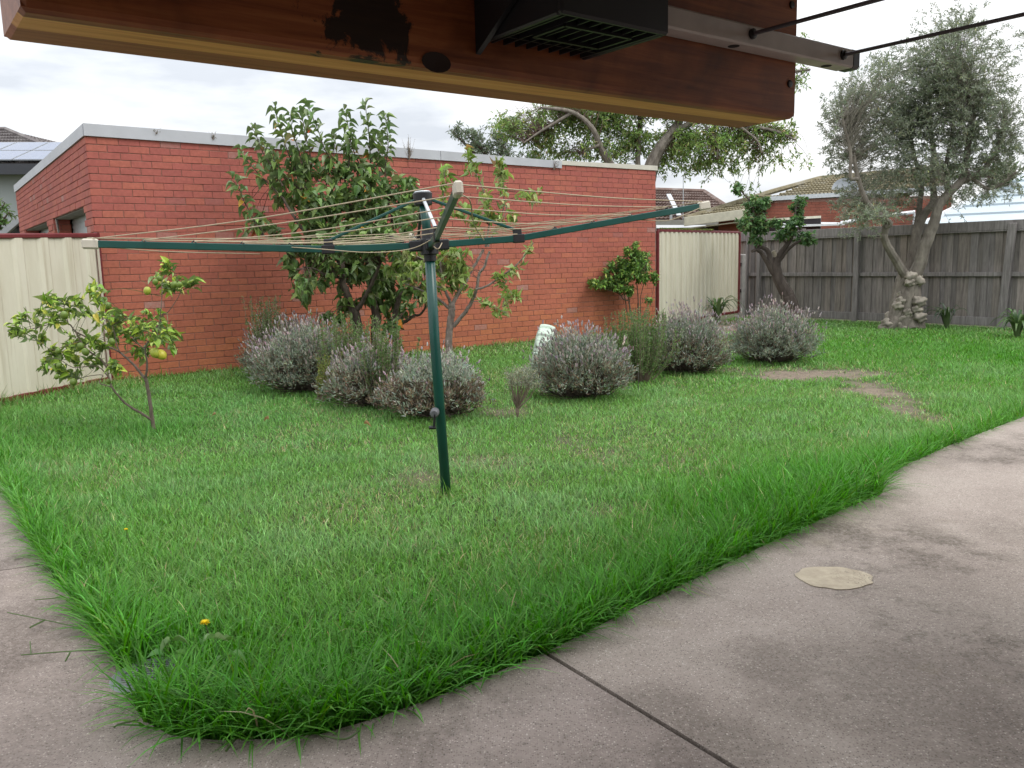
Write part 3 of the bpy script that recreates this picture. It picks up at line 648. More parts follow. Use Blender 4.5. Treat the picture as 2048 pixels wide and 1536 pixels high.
def solar_house():
    Y = 27.0; t = thing('solar_house', at(0, 420, Y)*[1, 1, 0], 'pale rendered house with grey tiled roof and solar panels behind the garage', 'house')
    e0 = at(-260, 336, Y); e1 = at(190, 336, Y-1.0); r0 = at(-190, 262, Y+4.5); r1 = at(12, 262, Y+4.5)
    mb = MB(); tiles(mb, e0, e1, r1, r0, 12, 44, amp=.05)
    e2 = e1+np.array([1.0, 10, 0]); tiles(mb, e1, e2, r1+np.array([.1, 3.0, 0]), r1, 12, 20, amp=.05); mb.build('roof', TG, t)
    mb = MB(); tube(mb, [e1+Z*.05, r1+Z*.06], .09, 6); tube(mb, [r0+Z*.06, r1+Z*.06], .09, 6); mb.build('ridge_cap', TG, t)
    mb = MB(); obox(mb, e0-Z*.2+np.array([0, -.12, 0]), (e1-e0), np.array([0, .14, 0]), Z*.2); obox(mb, e0-Z*.01+np.array([0, -.10, 0]), (e1-e0), np.array([0, .10, 0]), Z*.13); mb.build('gutter', simple('dark_gutter', (.035, .037, .045), .4), t)
    mb = MB(); b0 = (e0+np.array([0, .5, 0]))*[1, 1, 0]; obox(mb, b0, (e1-e0)*[1, 1, 0]*.97, np.array([0, 8., 0]), Z*(e0[2]-.21)); mb.build('wall', RENDER, t)
    PAN, tt, bb, _ = mat('solar_cell'); v = coords(tt); bk = N(tt, 'ShaderNodeTexBrick'); bk.offset = 0
    lk(tt, coords(tt), bk.inputs['Vector']); bk.inputs['Scale'].default_value = 6; bk.inputs['Color1'].default_value = (.13, .16, .24, 1); bk.inputs['Color2'].default_value = (.16, .19, .27, 1); bk.inputs['Mortar'].default_value = (.3, .33, .38, 1); bk.inputs['Mortar Size'].default_value = .015; bk.inputs['Row Height'].default_value = 1.0
    lk(tt, bk.outputs[0], bb.inputs['Base Color']); bb.inputs['Roughness'].default_value = .15
    nn = norm(np.cross(e1-e0, r0-e0)); nn = nn if nn[2] > 0 else -nn; ud = norm(e1-e0); vd = norm(np.cross(nn, ud))
    vd = vd if vd[2] > 0 else -vd
    for r_ in range(2):
        for c_ in range(-3, 5):
            cpt = e0+ud*(np.linalg.norm(at(26, 336, Y-.5)-e0)+c_*1.18+.28*r_*0)+vd*(.22+r_*1.02)+nn*.16
            if r_ == 1 and c_ > 3: continue
            mb = MB(); obox(mb, cpt, ud*1.14, vd*.98, nn*.04); p_ = mb.build('solar_panel', simple('panel_rim', (.4, .42, .45), .35, metal=.6) if 'panel_rim' not in MATS else MATS['panel_rim'], t)
            mb = MB(); mb.add([cpt+ud*.03+vd*.03+nn*.043, cpt+ud*1.11+vd*.03+nn*.043, cpt+ud*1.11+vd*.95+nn*.043, cpt+ud*.03+vd*.95+nn*.043], np.array([[0, 1, 2, 3]])); mb.build('cell_sheet', PAN, p_)
solar_house()
def carport():
    Y = 19.0; a, b = at(38, 436, Y), at(-60, 520, Y-.0); d_ = np.array([-2.5, 5., 0])
    t = thing('carport', at(0, 470, Y)*[1, 1, 0], 'grey sloping carport roof edge just above the cream fence', 'carport')
    mb = MB(); bar(mb, a, b, .10, .20, bev=.01); mb.build('barge_board', simple('grey_barge', (.30, .31, .32), .6), t)
    mb = MB(); mb.add([a+Z*.08, b+Z*.08, b+d_+Z*.08, a+d_+Z*.08, a-Z*.02, b-Z*.02, b+d_-Z*.02, a+d_-Z*.02], BOXF); mb.build('roof', DARKM, t)
    for p in (a+(b-a)*.05, a+(b-a)*.9, a+(b-a)*.05+d_): 
        mb = MB(); obox(mb, p*[1, 1, 0]-np.array([.05, -.05, 0]), np.array([.1, 0, 0]), np.array([0, .1, 0]), Z*(p[2]-.05)); mb.build('post', DARKM, t)
carport()
def brown_house():
    Y = 29.0; t = thing('brown_roofed_house', at(1380, 520, Y)*[1, 1, 0], 'house with brown tiled hip roof seen over the cream gate', 'house')
    e0, e1 = at(1150, 447, Y), at(1500, 447, Y); r0, r1 = at(1230, 380, Y+4), at(1408, 386, Y+4)
    mb = MB(); tiles(mb, e0, e1, r1, r0, 11, 40, amp=.06); tiles(mb, e1, e1+np.array([.6, 9, 0]), r1+np.array([0, .6, 0]), r1, 11, 24, amp=.06); mb.build('roof', TB, t)
    mb = MB(); tube(mb, [e1+Z*.04, r1+Z*.05], .1, 6); tube(mb, [r0+Z*.05, r1+Z*.05], .1, 6); mb.build('ridge_cap', TB, t)
    mb = MB(); obox(mb, e0-Z*.05-np.array([0, .14, 0]), e1-e0, np.array([0, .14, 0]), Z*.17); mb.build('gutter', simple('pale_gutter', (.36, .35, .32), .5), t)
    mb = MB(); obox(mb, (e0+np.array([0, .7, 0]))*[1, 1, 0], (e1-e0)*[1, 1, 0]*.96, np.array([0, 7., 0]), Z*(e0[2]-.2)); mb.build('wall', simple('dark_brick', (.10, .05, .04), .9), t)
    mb = MB(); p, q = at(1337, 398, Y+1.9), at(1358, 441, Y+.2); bar(mb, p+Z*.16, q+Z*.16, .16, .05); mb.build('flashing', GALV, t)
    mb = MB(); p = at(1342, 440, Y+.3); tube(mb, [p, p+Z*.35], .05, 8); p = at(1366, 440, Y+.3); tube(mb, [p, p+Z*1.5], .015, 5); mb.build('vent_pipe', GALV, t)
brown_house()
def gable_house():
    t = thing('brick_house', at(1650, 520, 25)*[1, 1, 0], 'brick house with mossy yellow grey tiled roof and cream fascia behind the timber fence', 'house')
    a, b, c, d_, e_, f_ = at(1372, 441, 24), at(1480, 427, 22.8), at(1545, 398, 25.2), at(1640, 360, 28.6), at(1900, 336, 28.6), at(1900, 376, 25.2)
    mb = MB(); tiles(mb, c, f_, e_, d_, 8, 46, amp=.06); tiles(mb, a, b+(b-a)*.3, c+np.array([.3, .2, .0]), lerp(a, d_, .58), 7, 20, amp=.06)
    tiles(mb, d_, e_, e_+np.array([0, 6, -1.6]), d_+np.array([-3, 6, -1.6]), 6, 30, amp=.05); mb.build('roof', TY, t)
    mb = MB(); tube(mb, [a+Z*.06, lerp(a, d_, .6)+Z*.09, d_+Z*.06, e_+Z*.06], .085, 6); mb.build('ridge_cap', TY, t)
    mb = MB(); bb = b+(b-a)*.30; obox(mb, a-Z*.16-np.array([.06, .12, 0]), (bb-a), np.array([0, .12, 0]), Z*.25, bev=.01); mb.build('fascia', FASC, t)
    mb = MB(); obox(mb, a-Z*.24-np.array([0, .0, 0]), bb-a, np.array([0, .6, 0]), Z*.03); mb.build('soffit', FASC, t)
    mb = MB(); u = norm((b-a)*[1, 1, 0]); nr = np.array([u[1], -u[0], 0]); nr = nr if nr[1] > 0 else -nr
    p = (a+u*.75+nr*.5)*[1, 1, 0]; brick_run(mb, p, u, -nr, .62, .1, 2.36); obox(mb, p+nr*.004, u*.62, nr*.2, Z*2.3, mi=1)
    q0, q1 = at(1532, 398, 24.6), at(1905, 376, 24.6); u2 = norm((q1-q0)*[1, 1, 0]); L2 = np.linalg.norm((q1-q0)[:2]); nr2 = np.array([u2[1], -u2[0], 0]); nr2 = nr2 if nr2[1] < 0 else -nr2
    brick_run(mb, q0*[1, 1, 0], u2, nr2, L2, .6, q0[2]-.10); obox(mb, q0*[1, 1, 0]-nr2*.2, u2*L2, nr2*.199, Z*(q0[2]-.02), mi=1)
    mb.build('brick_wall', [simple('neighbour_brick', (.26, .085, .055), .9, .3, 3), MORTAR], t)
    mb = MB(); bar(mb, q0+Z*.0+nr2*.04, q1+nr2*.04, .08, .12); mb.build('flashing', GALV, t)
    mb = MB(); q = p+u*.66; obox(mb, q+nr*.25+Z*.9, u*2.2, nr*.03, Z*1.4); mb.build('window', simple('dark_glass', (.03, .032, .036), .12), t)
    mb = MB(); obox(mb, q+nr*.22+Z*2.26, u*2.2, nr*.04, Z*.06); obox(mb, q+nr*.22+Z*.9, u*.07, nr*.04, Z*1.35); mb.build('window_frame', FASC, t)
    mb = MB(); x = at(1682, 446, 21.6), at(1735, 437, 21.6), at(1828, 424, 21.6), at(1828, 470, 21.6); tube(mb, x, .05, 8); mb.build('downpipe', WHITE, t)
    mb = MB(); dc = at(1690, 381, 25.6); r_ = .38; k = 9; th = np.linspace(0, 2*np.pi, 20, endpoint=False); V = [dc]; nd = norm(np.array([-.3, -.8, .45])); s1 = norm(np.cross(nd, Z)); s2 = np.cross(s1, nd)
    for j in range(1, 5): V += [dc+(s1*np.cos(x)+s2*np.sin(x))*r_*j/4+nd*.10*(j/4)**2 for x in th]
    F = [(0, 1+i, 1+(i+1) % 20) for i in range(20)]+[(1+20*j+i, 1+20*(j+1)+i, 1+20*(j+1)+(i+1) % 20, 1+20*j+(i+1) % 20) for j in range(3) for i in range(20)]
    mb.add(V, F); tube(mb, [dc, dc-nd*.15-Z*.45], .02, 6); mb.build('satellite_dish', simple('dish_grey', (.30, .33, .36), .5), t)
    aw = MB(); p0, p1 = at(1558, 452, 21.5), at(1690, 447, 21.5); aw.add([p0, p1, p1+np.array([.5, 1.8, .1]), lerp(p0, p1, .25)+np.array([.3, 1.8, .16])], np.array([[0, 1, 2, 3]])); obox(aw, p0-Z*.04, p1-p0, np.array([0, .06, 0]), Z*.05); o = aw.build('awning', WHITE, t)
gable_house()
def blue_shed():
    t = thing('blue_shed', at(1980, 520, 21)*[1, 1, 0], 'shed with pale blue steel sheet roof behind the right end of the timber fence', 'shed')
    a, b = at(1845, 452, 20.5), at(2200, 438, 19.5); c, d_ = at(2200, 318, 24.5), at(2078, 336, 24.5)
    mb = MB(); k = 7; nn = norm(np.cross(b-a, d_-a)); nn = nn if nn[2] > 0 else -nn; V = []; F = []
    for i in range(k):
        for v, h in ((i/k, .05), ((i+1)/k, 0)): V += [lerp(a, d_, v)+nn*h, lerp(b, c, v)+nn*h]
    for i in range(2*k-1): F.append((2*i, 2*i+1, 2*i+3, 2*i+2))
    mb.add(V, F); mb.build('roof', simple('blue_steel', (.47, .54, .58), .45, .05, 1.5), t)
    mb = MB(); obox(mb, (a+[.2, .2, 0])*[1, 1, 0], (b-a)*[1, 1, 0], np.array([0, 4., 0]), Z*(a[2]-.03)); mb.build('wall', simple('blue_wall', (.42, .46, .48), .6), t)
    mb = MB(); bar(mb, a+Z*.05, d_+Z*.05, .1, .1); mb.build('hip_cap', WHITE, t)
blue_shed()

# ------------------------------------------------------------------ timber beam with fold-away clothesline
BA = np.array([-.575, 1.047, H+.31]); BB = np.array([.672, 1.99, H+.31]); BE = norm(BB-BA); BP = np.array([-BE[1], BE[0], 0])
def bl(x, y, z): return BA+BE*x+BP*y+Z*z          # beam coordinates: along, away from the house, up
def onbeam(px, py): r = ray(px, py); return EYE+r*(((BA-EYE)@BP)/(r@BP))
def stained_wood():
    mt, t, b, o = mat('stained_beam'); a = math.atan2(BE[1], BE[0])
    c = N(t, 'ShaderNodeTexCoord'); p = N(t, 'ShaderNodeMapping'); p.vector_type = 'POINT'; p.inputs['Rotation'].default_value = (0, 0, -a); lk(t, c.outputs['Object'], p.inputs[0])
    p2 = N(t, 'ShaderNodeMapping'); p2.inputs['Scale'].default_value = (1.2, 24, 24); lk(t, p.outputs[0], p2.inputs[0])
    gr = noise(t, p2.outputs[0], 3.0, 7, .65, .5)
    base = ramp(t, gr, [(.25, (.12, .030, .011)), (.42, (.29, .083, .028)), (.58, (.40, .128, .042)), (.78, (.52, .20, .07))])
    cb = onbeam(735, 45); sb = N(t, 'ShaderNodeVectorMath', operation='SUBTRACT'); lk(t, c.outputs['Object'], sb.inputs[0]); sb.inputs[1].default_value = tuple(cb)
    ln_ = N(t, 'ShaderNodeVectorMath', operation='LENGTH'); lk(t, sb.outputs[0], ln_.inputs[0])
    dz = math_(t, 'ADD', ln_.outputs['Value'], math_(t, 'MULTIPLY', math_(t, 'SUBTRACT', noise(t, p.outputs[0], 13, 7, .72, .8), 0.5), .26))
    blot = noise(t, p.outputs[0], 3.1, 5, .6, .4)
    base = mixc(t, ramp(t, blot, [(.50, g1(0)), (.68, g1(.75))]), base, (.05, .016, .008))
    base = mixc(t, ramp(t, dz, [(.066, g1(.95)), (.078, g1(0))]), base, (.010, .008, .006))
    raw = ramp(t, gr, [(.25, (.54, .225, .062)), (.5, (.78, .41, .125)), (.75, (.88, .54, .20))])
    brn = ramp(t, gr, [(.25, (.20, .065, .030)), (.5, (.36, .125, .055)), (.75, (.46, .19, .085))])
    at_ = attr(t); sp_ = N(t, 'ShaderNodeSeparateColor'); lk(t, at_, sp_.inputs[0])
    wob = noise(t, p2.outputs[0], 1.2, 5, .6)
    f1 = ramp(t, math_(t, 'ADD', sp_.outputs[0], math_(t, 'MULTIPLY', math_(t, 'SUBTRACT', wob, .5), .25)), [(.45, g1(0)), (.55, g1(1))])
    f2 = ramp(t, math_(t, 'ADD', sp_.outputs[1], math_(t, 'MULTIPLY', math_(t, 'SUBTRACT', wob, .5), .25)), [(.45, g1(0)), (.55, g1(1))])
    base = mixc(t, f1, base, raw); base = mixc(t, f2, base, brn)
    lk(t, base, b.inputs['Base Color']); b.inputs['Roughness'].default_value = .55; bump(t, b, gr, .25, .003); return mt
BEAM_M = stained_wood()
def beam():
    L, T, HB = 1.5634, .172, .46; mb = MB()
    prof = [(0, HB, 0, 0), (0, .16, 0, 0), (0, .012, 0, 0), (.004, .004, 0, 0), (.012, 0, 0, 0), (.022, 0, .0, 0), (.044, 0, 1, 0), (.084, 0, 1, 0), (.098, 0, 1, 1), (.160, 0, 0, 1), (.168, .004, 0, 1), (T, .012, 0, 1), (T, .16, 0, 1), (T, HB, 0, 1)]
    xs_ = np.concatenate([[0, .006], np.linspace(.03, L-.03, 40), [L-.006, L]]); k = len(prof); V = []; C = []
    for x in xs_:
        ins = .005 if x in (0, L) else 0
        for (y, z, r, g_) in prof: V.append(bl(x, min(max(y, ins), T-ins), max(z, ins))); C.append((r, g_, 0))
    n = len(xs_); F = [(i*k+j, (i+1)*k+j, (i+1)*k+(j+1) % k, i*k+(j+1) % k) for i in range(n-1) for j in range(k)]
    mb.add(V, F, C); mb.add(V[:k], [tuple(range(k))], (0, 1, 0)); mb.add(V[-k:], [tuple(range(k))[::-1]], (0, 0, 0))
    o = mb.build('timber_beam', BEAM_M); tag(o, 'dark red brown stained timber beam across the top of the view', 'beam')
    for x, z in ((L-.028, .245), (L-.028, .074)):
        s = MB(); tube(s, [bl(x, .002, z), bl(x, -.0035, z), bl(x, -.004, z)], [.009, .008, .004], 10); s.build('screw', simple('screw', (.05, .045, .045), .4, metal=.5) if 'screw' not in MATS else MATS['screw'], o)
    kn = MB(); c = onbeam(872, 125); V = [c]; V += [c+BE*.028*math.cos(a)+Z*.016*math.sin(a)-BP*.0015 for a in np.linspace(0, 2*np.pi, 16, endpoint=False)]
    kn.add(V, [(0, 1+i, 1+(i+1) % 16) for i in range(16)]); kn.build('knot', simple('knot', (.03, .012, .008), .6), o)
    return o
beam()
def fold_line():
    t = thing('fold_down_clothesline', bl(.8, -.03, .14), 'grey fold down clothesline rail with black bracket fixed to the timber beam', 'clothesline')
    x1 = 1.72; mb = MB(); y0, y1, z0, z1 = -.045, 0., .122, .164
    pr = [(y0, z0+.004), (y0+.004, z0), (y1-.002, z0), (y1-.002, z1), (y0+.004, z1), (y0, z1-.004)]
    V = [bl(x, y, z) for x in (-.05, x1) for y, z in pr]; k = len(pr); mb.add(V, [(i, (i+1) % k, k+(i+1) % k, k+i) for i in range(k)]+[tuple(range(k)), tuple(range(k, 2*k))[::-1]])
    mb.build('rail', ALU, t)
    e = MB(); obox(e, bl(x1-.004, y0-.001, z0-.001), BE*.036, BP*.044, Z*.044, bev=.006); e.build('end_cap', BLACKP, t)
    gx_ = (.62+.0, .955, 1.335, 1.675)
    for x in gx_[1:]:
        g_ = MB(); c = bl(x, y0, .145); tube(g_, [c+BP*.002, c-BP*.006, c-BP*.008], [.011, .0105, .006], 12); g_.build('grommet', BLACKP, t)
        h_ = MB(); c = bl(x-.03, y0*.5, z0); tube(h_, [c+Z*.001, c-Z*.0008], [.012, .0122], 14); h_.build('slot', DARKM, t)
        s = MB(); P = [c for c in (bl(x, y0-.004, .145), bl(x+.001, y0-.5, .1445), bl(x+.002, y0-1.1, .146))]; tube(s, smooth_line(P, 4), .0042, 8); s.build('line', DCORD, t)
    # bracket housing with a ribbed underside
    a0, a1, d_ = .672, .905, .207; zb = .049
    mb = MB()
    obox(mb, bl(a0, -d_, zb), BE*(a1-a0), BP*.012, Z*.20, bev=.004)                    # front plate
    obox(mb, bl(a1-.012, -d_+.010, zb), BE*.012, BP*(d_-.012), Z*.19, bev=.003)        # side plates
    obox(mb, bl(a0, -d_+.010, zb), BE*.012, BP*(d_-.012), Z*.19, bev=.003)
    obox(mb, bl(a0+.01, -d_+.01, zb+.03), BE*(a1-a0-.02), BP*(d_-.015), Z*.15)           # body
    mb.build('bracket_housing', BLACKP, t)
    for i in range(9):
        r = MB(); x = a0+.016+i*(a1-a0-.034)/8; obox(r, bl(x, -d_+.012, zb+.001), BE*.0035, BP*(d_-.02), Z*.03); r.build('rib', BLACKP, t)
    r = MB(); xa, xb, ya, yb = a0+.045, a1-.045, -d_+.045, -.085
    for p, q in (((xa, ya), (xb, ya)), ((xb, ya), (xb, yb)), ((xb, yb), (xa, yb)), ((xa, yb), (xa, ya))): bar(r, bl(*p, zb+.003), bl(*q, zb+.003), .006, .012)
    obox(r, bl(xa, ya, zb+.012), BE*(xb-xa), BP*(yb-ya), Z*.01); obox(r, bl(a0+.01, -.05, zb+.002), BE*(a1-a0-.02), BP*.003, Z*.02); r.build('web', BLACKP, t)
    w_ = MB(); V = [bl(.66, -.002, .03), bl(.66, -.002, .24), bl(.66, -.15, .24), bl(.66, -.12, .10)]; V += [v+BE*.010 for v in V]
    w_.add(V, [(0, 1, 2, 3), (7, 6, 5, 4), (0, 3, 7, 4), (3, 2, 6, 7), (2, 1, 5, 6), (1, 0, 4, 5)]); w_.build('wall_plate', BLACKP, t)
fold_line()
# unseen veranda roof and house wall, put in to shade beam and near concrete
def veranda():
    mb = MB(); obox(mb, bl(-3.5, -4.2, .62), BE*7.5, BP*4.35, Z*.06); tag(mb.build('unseen_veranda_roof', simple('roof_lining', (.35, .30, .26), .8)), kind='structure')
    mb = MB(); obox(mb, bl(-5, -3.2, -H-.3), BE*9, -BP*.2, Z*2.7); tag(mb.build('unseen_house_wall', simple('house_brick', (.2, .12, .09), .9)), kind='structure')
veranda()

# ------------------------------------------------------------------ rotary hoist
def hoist():
    B = HOIST_B*[1, 1, 0]; t = thing('rotary_clothesline', B, 'green rotary clothesline on a leaning post in the middle of the lawn', 'clothesline')
    top = at(845, 392, 4.86); hub = at(858, 491, 4.83); ax = norm(top-B); s1 = norm(np.cross(ax, [0, 1, 0])); s2 = np.cross(ax, s1)
    mb = MB(); tube(mb, [B-Z*.2, B+ax*.9, hub], .0295, 20); mb.build('post', GREEN, t, True)
    mb = MB(); tube(mb, [hub-ax*.01, top], .026, 18); mb.build('inner_post', GREEN, t, True)
    mb = MB(); tube(mb, [hub-ax*.09, hub-ax*.055, hub-ax*.05, hub+ax*.035, hub+ax*.04, hub+ax*.09, hub+ax*.092], [.034, .036, .052, .052, .040, .036, .03], 20)
    tips = {'L': at(185, 488, 4.344), 'R': at(1405, 412, 5.296), 'F': at(915, 380, 3.13), 'B': at(823, 474, 6.5)}
    kin = {'L': at(656, 499, 4.66), 'R': at(1037, 477, 4.985), 'F': at(873, 475, 4.24), 'B': at(838, 487, 5.4)}
    for k in tips:
        dv = kin[k]-hub; dv -= ax*(dv@ax); u = norm(dv); bar(mb, hub+u*.03, hub+u*.115, .05, .06, ax, bev=.006)
    mb.build('hub', BLACKP, t)
    mb = MB(); tube(mb, [top-ax*.055, top-ax*.05, top+ax*.012, top+ax*.02], [.042, .052, .056, .050], 24); mb.build('crown_hub', BLACKP, t)
    mb = MB(); tube(mb, [top+ax*.02, top+ax*.026], [.048, .044], 20); mb.build('hub_cap', GALV, t)
    order = ['F', 'R', 'B', 'L']; pos = {}
    frac = [1.0, .86, .72, .58, .44, .31]
    for k in order:
        u = norm((kin[k]-hub)); st = hub+u*.06; P = [st, kin[k], tips[k]]
        c = norm((np.cross(tips[k]-hub, ax)))
        mb = MB(); bar(mb, st, kin[k]+(kin[k]-st)*.01, .022, .038, ax, bev=.003); bar(mb, kin[k]-(tips[k]-kin[k])*.01, tips[k], .0222, .0378, ax, bev=.003)
        am = mb.build('arm', GREEN, t)
        e = norm(tips[k]-kin[k]); mb = MB(); bar(mb, tips[k]-e*.03, tips[k]+e*.05, .034, .052, ax, bev=.008); mb.build('end_cap', CAPM, am)
        br = MB(); e2 = norm(kin[k]-st); bar(br, kin[k]-e2*.035, kin[k]+e2*.035, .032, .050, ax, bev=.004); bar(br, kin[k]-e2*.03+ax*.035, kin[k]+e2*.02+ax*.035, .026, .045, ax, bev=.004); br.build('arm_bracket', BLACKP, am)
        sm = MB(); q = top-ax*.02+norm(kin[k]-hub)*.04; bar(sm, q, kin[k]+ax*.045, .018, .016, ax, bev=.003); sm.build('strut', GREEN if k in 'LR' else (GALV if k == 'F' else BLACKP), t)
        pts = []
        for f in frac:
            tl = np.linalg.norm(tips[k]-hub); s = f*tl; l1 = np.linalg.norm(kin[k]-hub)
            p = lerp(hub, kin[k], s/l1) if s < l1 else lerp(kin[k], tips[k], (s-l1)/(np.linalg.norm(tips[k]-kin[k])))
            p = p+ax*.026; pts.append(p)
            if f < .99:
                h_ = MB(); tube(h_, [p-ax*.008-e*.012, p+ax*.003, p-ax*.008+e*.012], .0045, 6); h_.build('line_clip', BLACKP, am)
        pos[k] = pts
    sag = [.010, .012, .012, .010, .008, .006]
    for i, k in enumerate(order):
        k2 = order[(i+1) % 4]
        for j in range(6):
            a, b = pos[k][j]+gauss(3)*.003, pos[k2][j]+gauss(3)*.003; mid = lerp(a, b, .5)-Z*(sag[j]+.012*rnd())
            mb = MB(); tube(mb, smooth_line([a, mid, b], 5), .0028, 5); mb.build('line', CORD, t)
    for pts in ([(921, 388, 3.13), (940, 402, 3.3), (946, 440, 3.5), (955, 462, 3.7), (968, 480, 4.0)], [(866, 478, 4.5), (820, 498, 4.6), (740, 505, 4.6), (640, 498, 4.6), (560, 493, 4.6)], [(190, 492, 4.35), (330, 503, 4.5), (520, 508, 4.6)], [(1400, 416, 5.25), (1340, 440, 5.2), (1290, 440, 5.2), (1200, 437, 5.2)], [(868, 474, 4.6), (864, 488, 4.55), (876, 498, 4.5), (884, 486, 4.55)]):
        mb = MB(); tube(mb, smooth_line([at(*p) for p in pts], 5), .0028, 5); mb.build('line', CORD, t)
    for i, (px, py) in enumerate(((778, 477), (788, 481), (797, 485))):
        p = at(px, py, 6.0-.25*i); pg = MB(); obox(pg, p, np.array([.035, 0, -.004]), np.array([0, .02, 0]), Z*.02, bev=.003); pg.build('line_clip', BLACKP, t)
    # winder box and crank
    c = at(869, 826, 4.72); mb = MB(); tube(mb, [c+np.array([0, .04, 0]), c-np.array([.0, .02, 0]), c-np.array([0, .03, 0])], [.026, .026, .018], 12); mb.build('winder_box', simple('winder_grey', (.10, .10, .11), .5), t)
    mb = MB(); d0 = c+np.array([.004, -.02, 0]); d1 = at(868, 855, 4.70); bar(mb, d0, d1, .014, .02, np.array([0, 1., 0]), bev=.003); tube(mb, [d1+np.array([.012, 0, 0]), d1-np.array([.028, .0, 0])], .011, 10); mb.build('crank_handle', BLACKP, t)
hoist()

# ------------------------------------------------------------------ plants
def limb(mb, pts, r0, r1, n=7, m=5, col=(1, 1, 1)):
    P = smooth_line(pts, m); k = len(P); s = np.linspace(0, 1, k); P = P+gauss(k, 3)*min(r0, .02)*.12
    tube(mb, P, r0+(r1-r0)*s**.8, n, col); return P
def px_line(pts, Y, dy=None, sc=1.0, ox=0.0, oy=0.0):
    """pixel polyline traced on the photograph -> points at distance Y (+ per point depth offset)"""
    pts = [(ox+p[0]/sc, oy+p[1]/sc) for p in pts]
    dy = np.zeros(len(pts)) if dy is None else np.interp(np.linspace(0, 1, len(pts)), np.linspace(0, 1, len(dy)), dy)
    return [at(p[0], p[1], Y+d_) for p, d_ in zip(pts, dy)]
def cloud(c, rx, rz, ry, n, hollow=.0):
    v = norm(gauss(n, 3)); r = (hollow+(1-hollow)*rnd(n, 1))**(1/2.4); return np.asarray(c)+v*r*np.array([rx, ry, rz])
def twig_crown(tw, lf, skel, centres, per, L, Wd, cols, wts=None, kind='full', spread=.10, droop=.25, tr=.004, curl=0.0, up=.25, stretch=1.0, colsd=.15, kk=3):
    """clumps: (centre, rx, rz, ry, n twigs). Twigs start on the nearest limb, leaves sit round their outer half."""
    skel = np.asarray(skel); LP, LD, LN = [], [], []
    for (c, rx, rz, ry, n) in centres:
        E = cloud(c, rx, rz, ry, n)
        for e in E:
            d2 = ((skel-e)**2).sum(1); s = skel[rng.choice(np.argsort(d2)[:kk])]; ln = np.linalg.norm(e-s)
            if ln > .03:
                mid = lerp(s, e, .55)+gauss(3)*ln*.08+Z*ln*.06*stretch; tube(tw, smooth_line([s, mid, e], 3), np.linspace(tr*1.3, tr*.45, 7)[:7], 3, cap=False)
                dirv = norm(e-mid)
            else: dirv = norm(gauss(3)); mid = e-dirv*.05
            k = per; tt = np.linspace(.15, 1.0, k); base = lerp(np.broadcast_to(mid if np.linalg.norm(e-mid) < spread*3 else e-dirv*spread*3, (k, 3)), np.broadcast_to(e, (k, 3)), tt[:, None])
            LP.append(base+gauss(k, 3)*spread*.12); LD.append(norm(dirv[None]*.55+norm(gauss(k, 3))*.85+Z*(up-droop*rnd(k, 1)))); 
    P = np.concatenate(LP); D = np.concatenate(LD); n = len(P); Nn = norm(gauss(n, 3)*.45+Z*.9)
    leaves(lf, P, D, Nn, L*(.6+.65*rnd(n)), Wd*(.65+.6*rnd(n)), mixcol(cols, n, wts, colsd), kind, curl=curl*(rnd(n)+.3) if curl else 0.0)
    return P
def ppx(px, py, rx, ry, Y, depth, n): s = 1/PPM(Y); return (at(px, py, Y), rx*s, ry*s, depth, n)

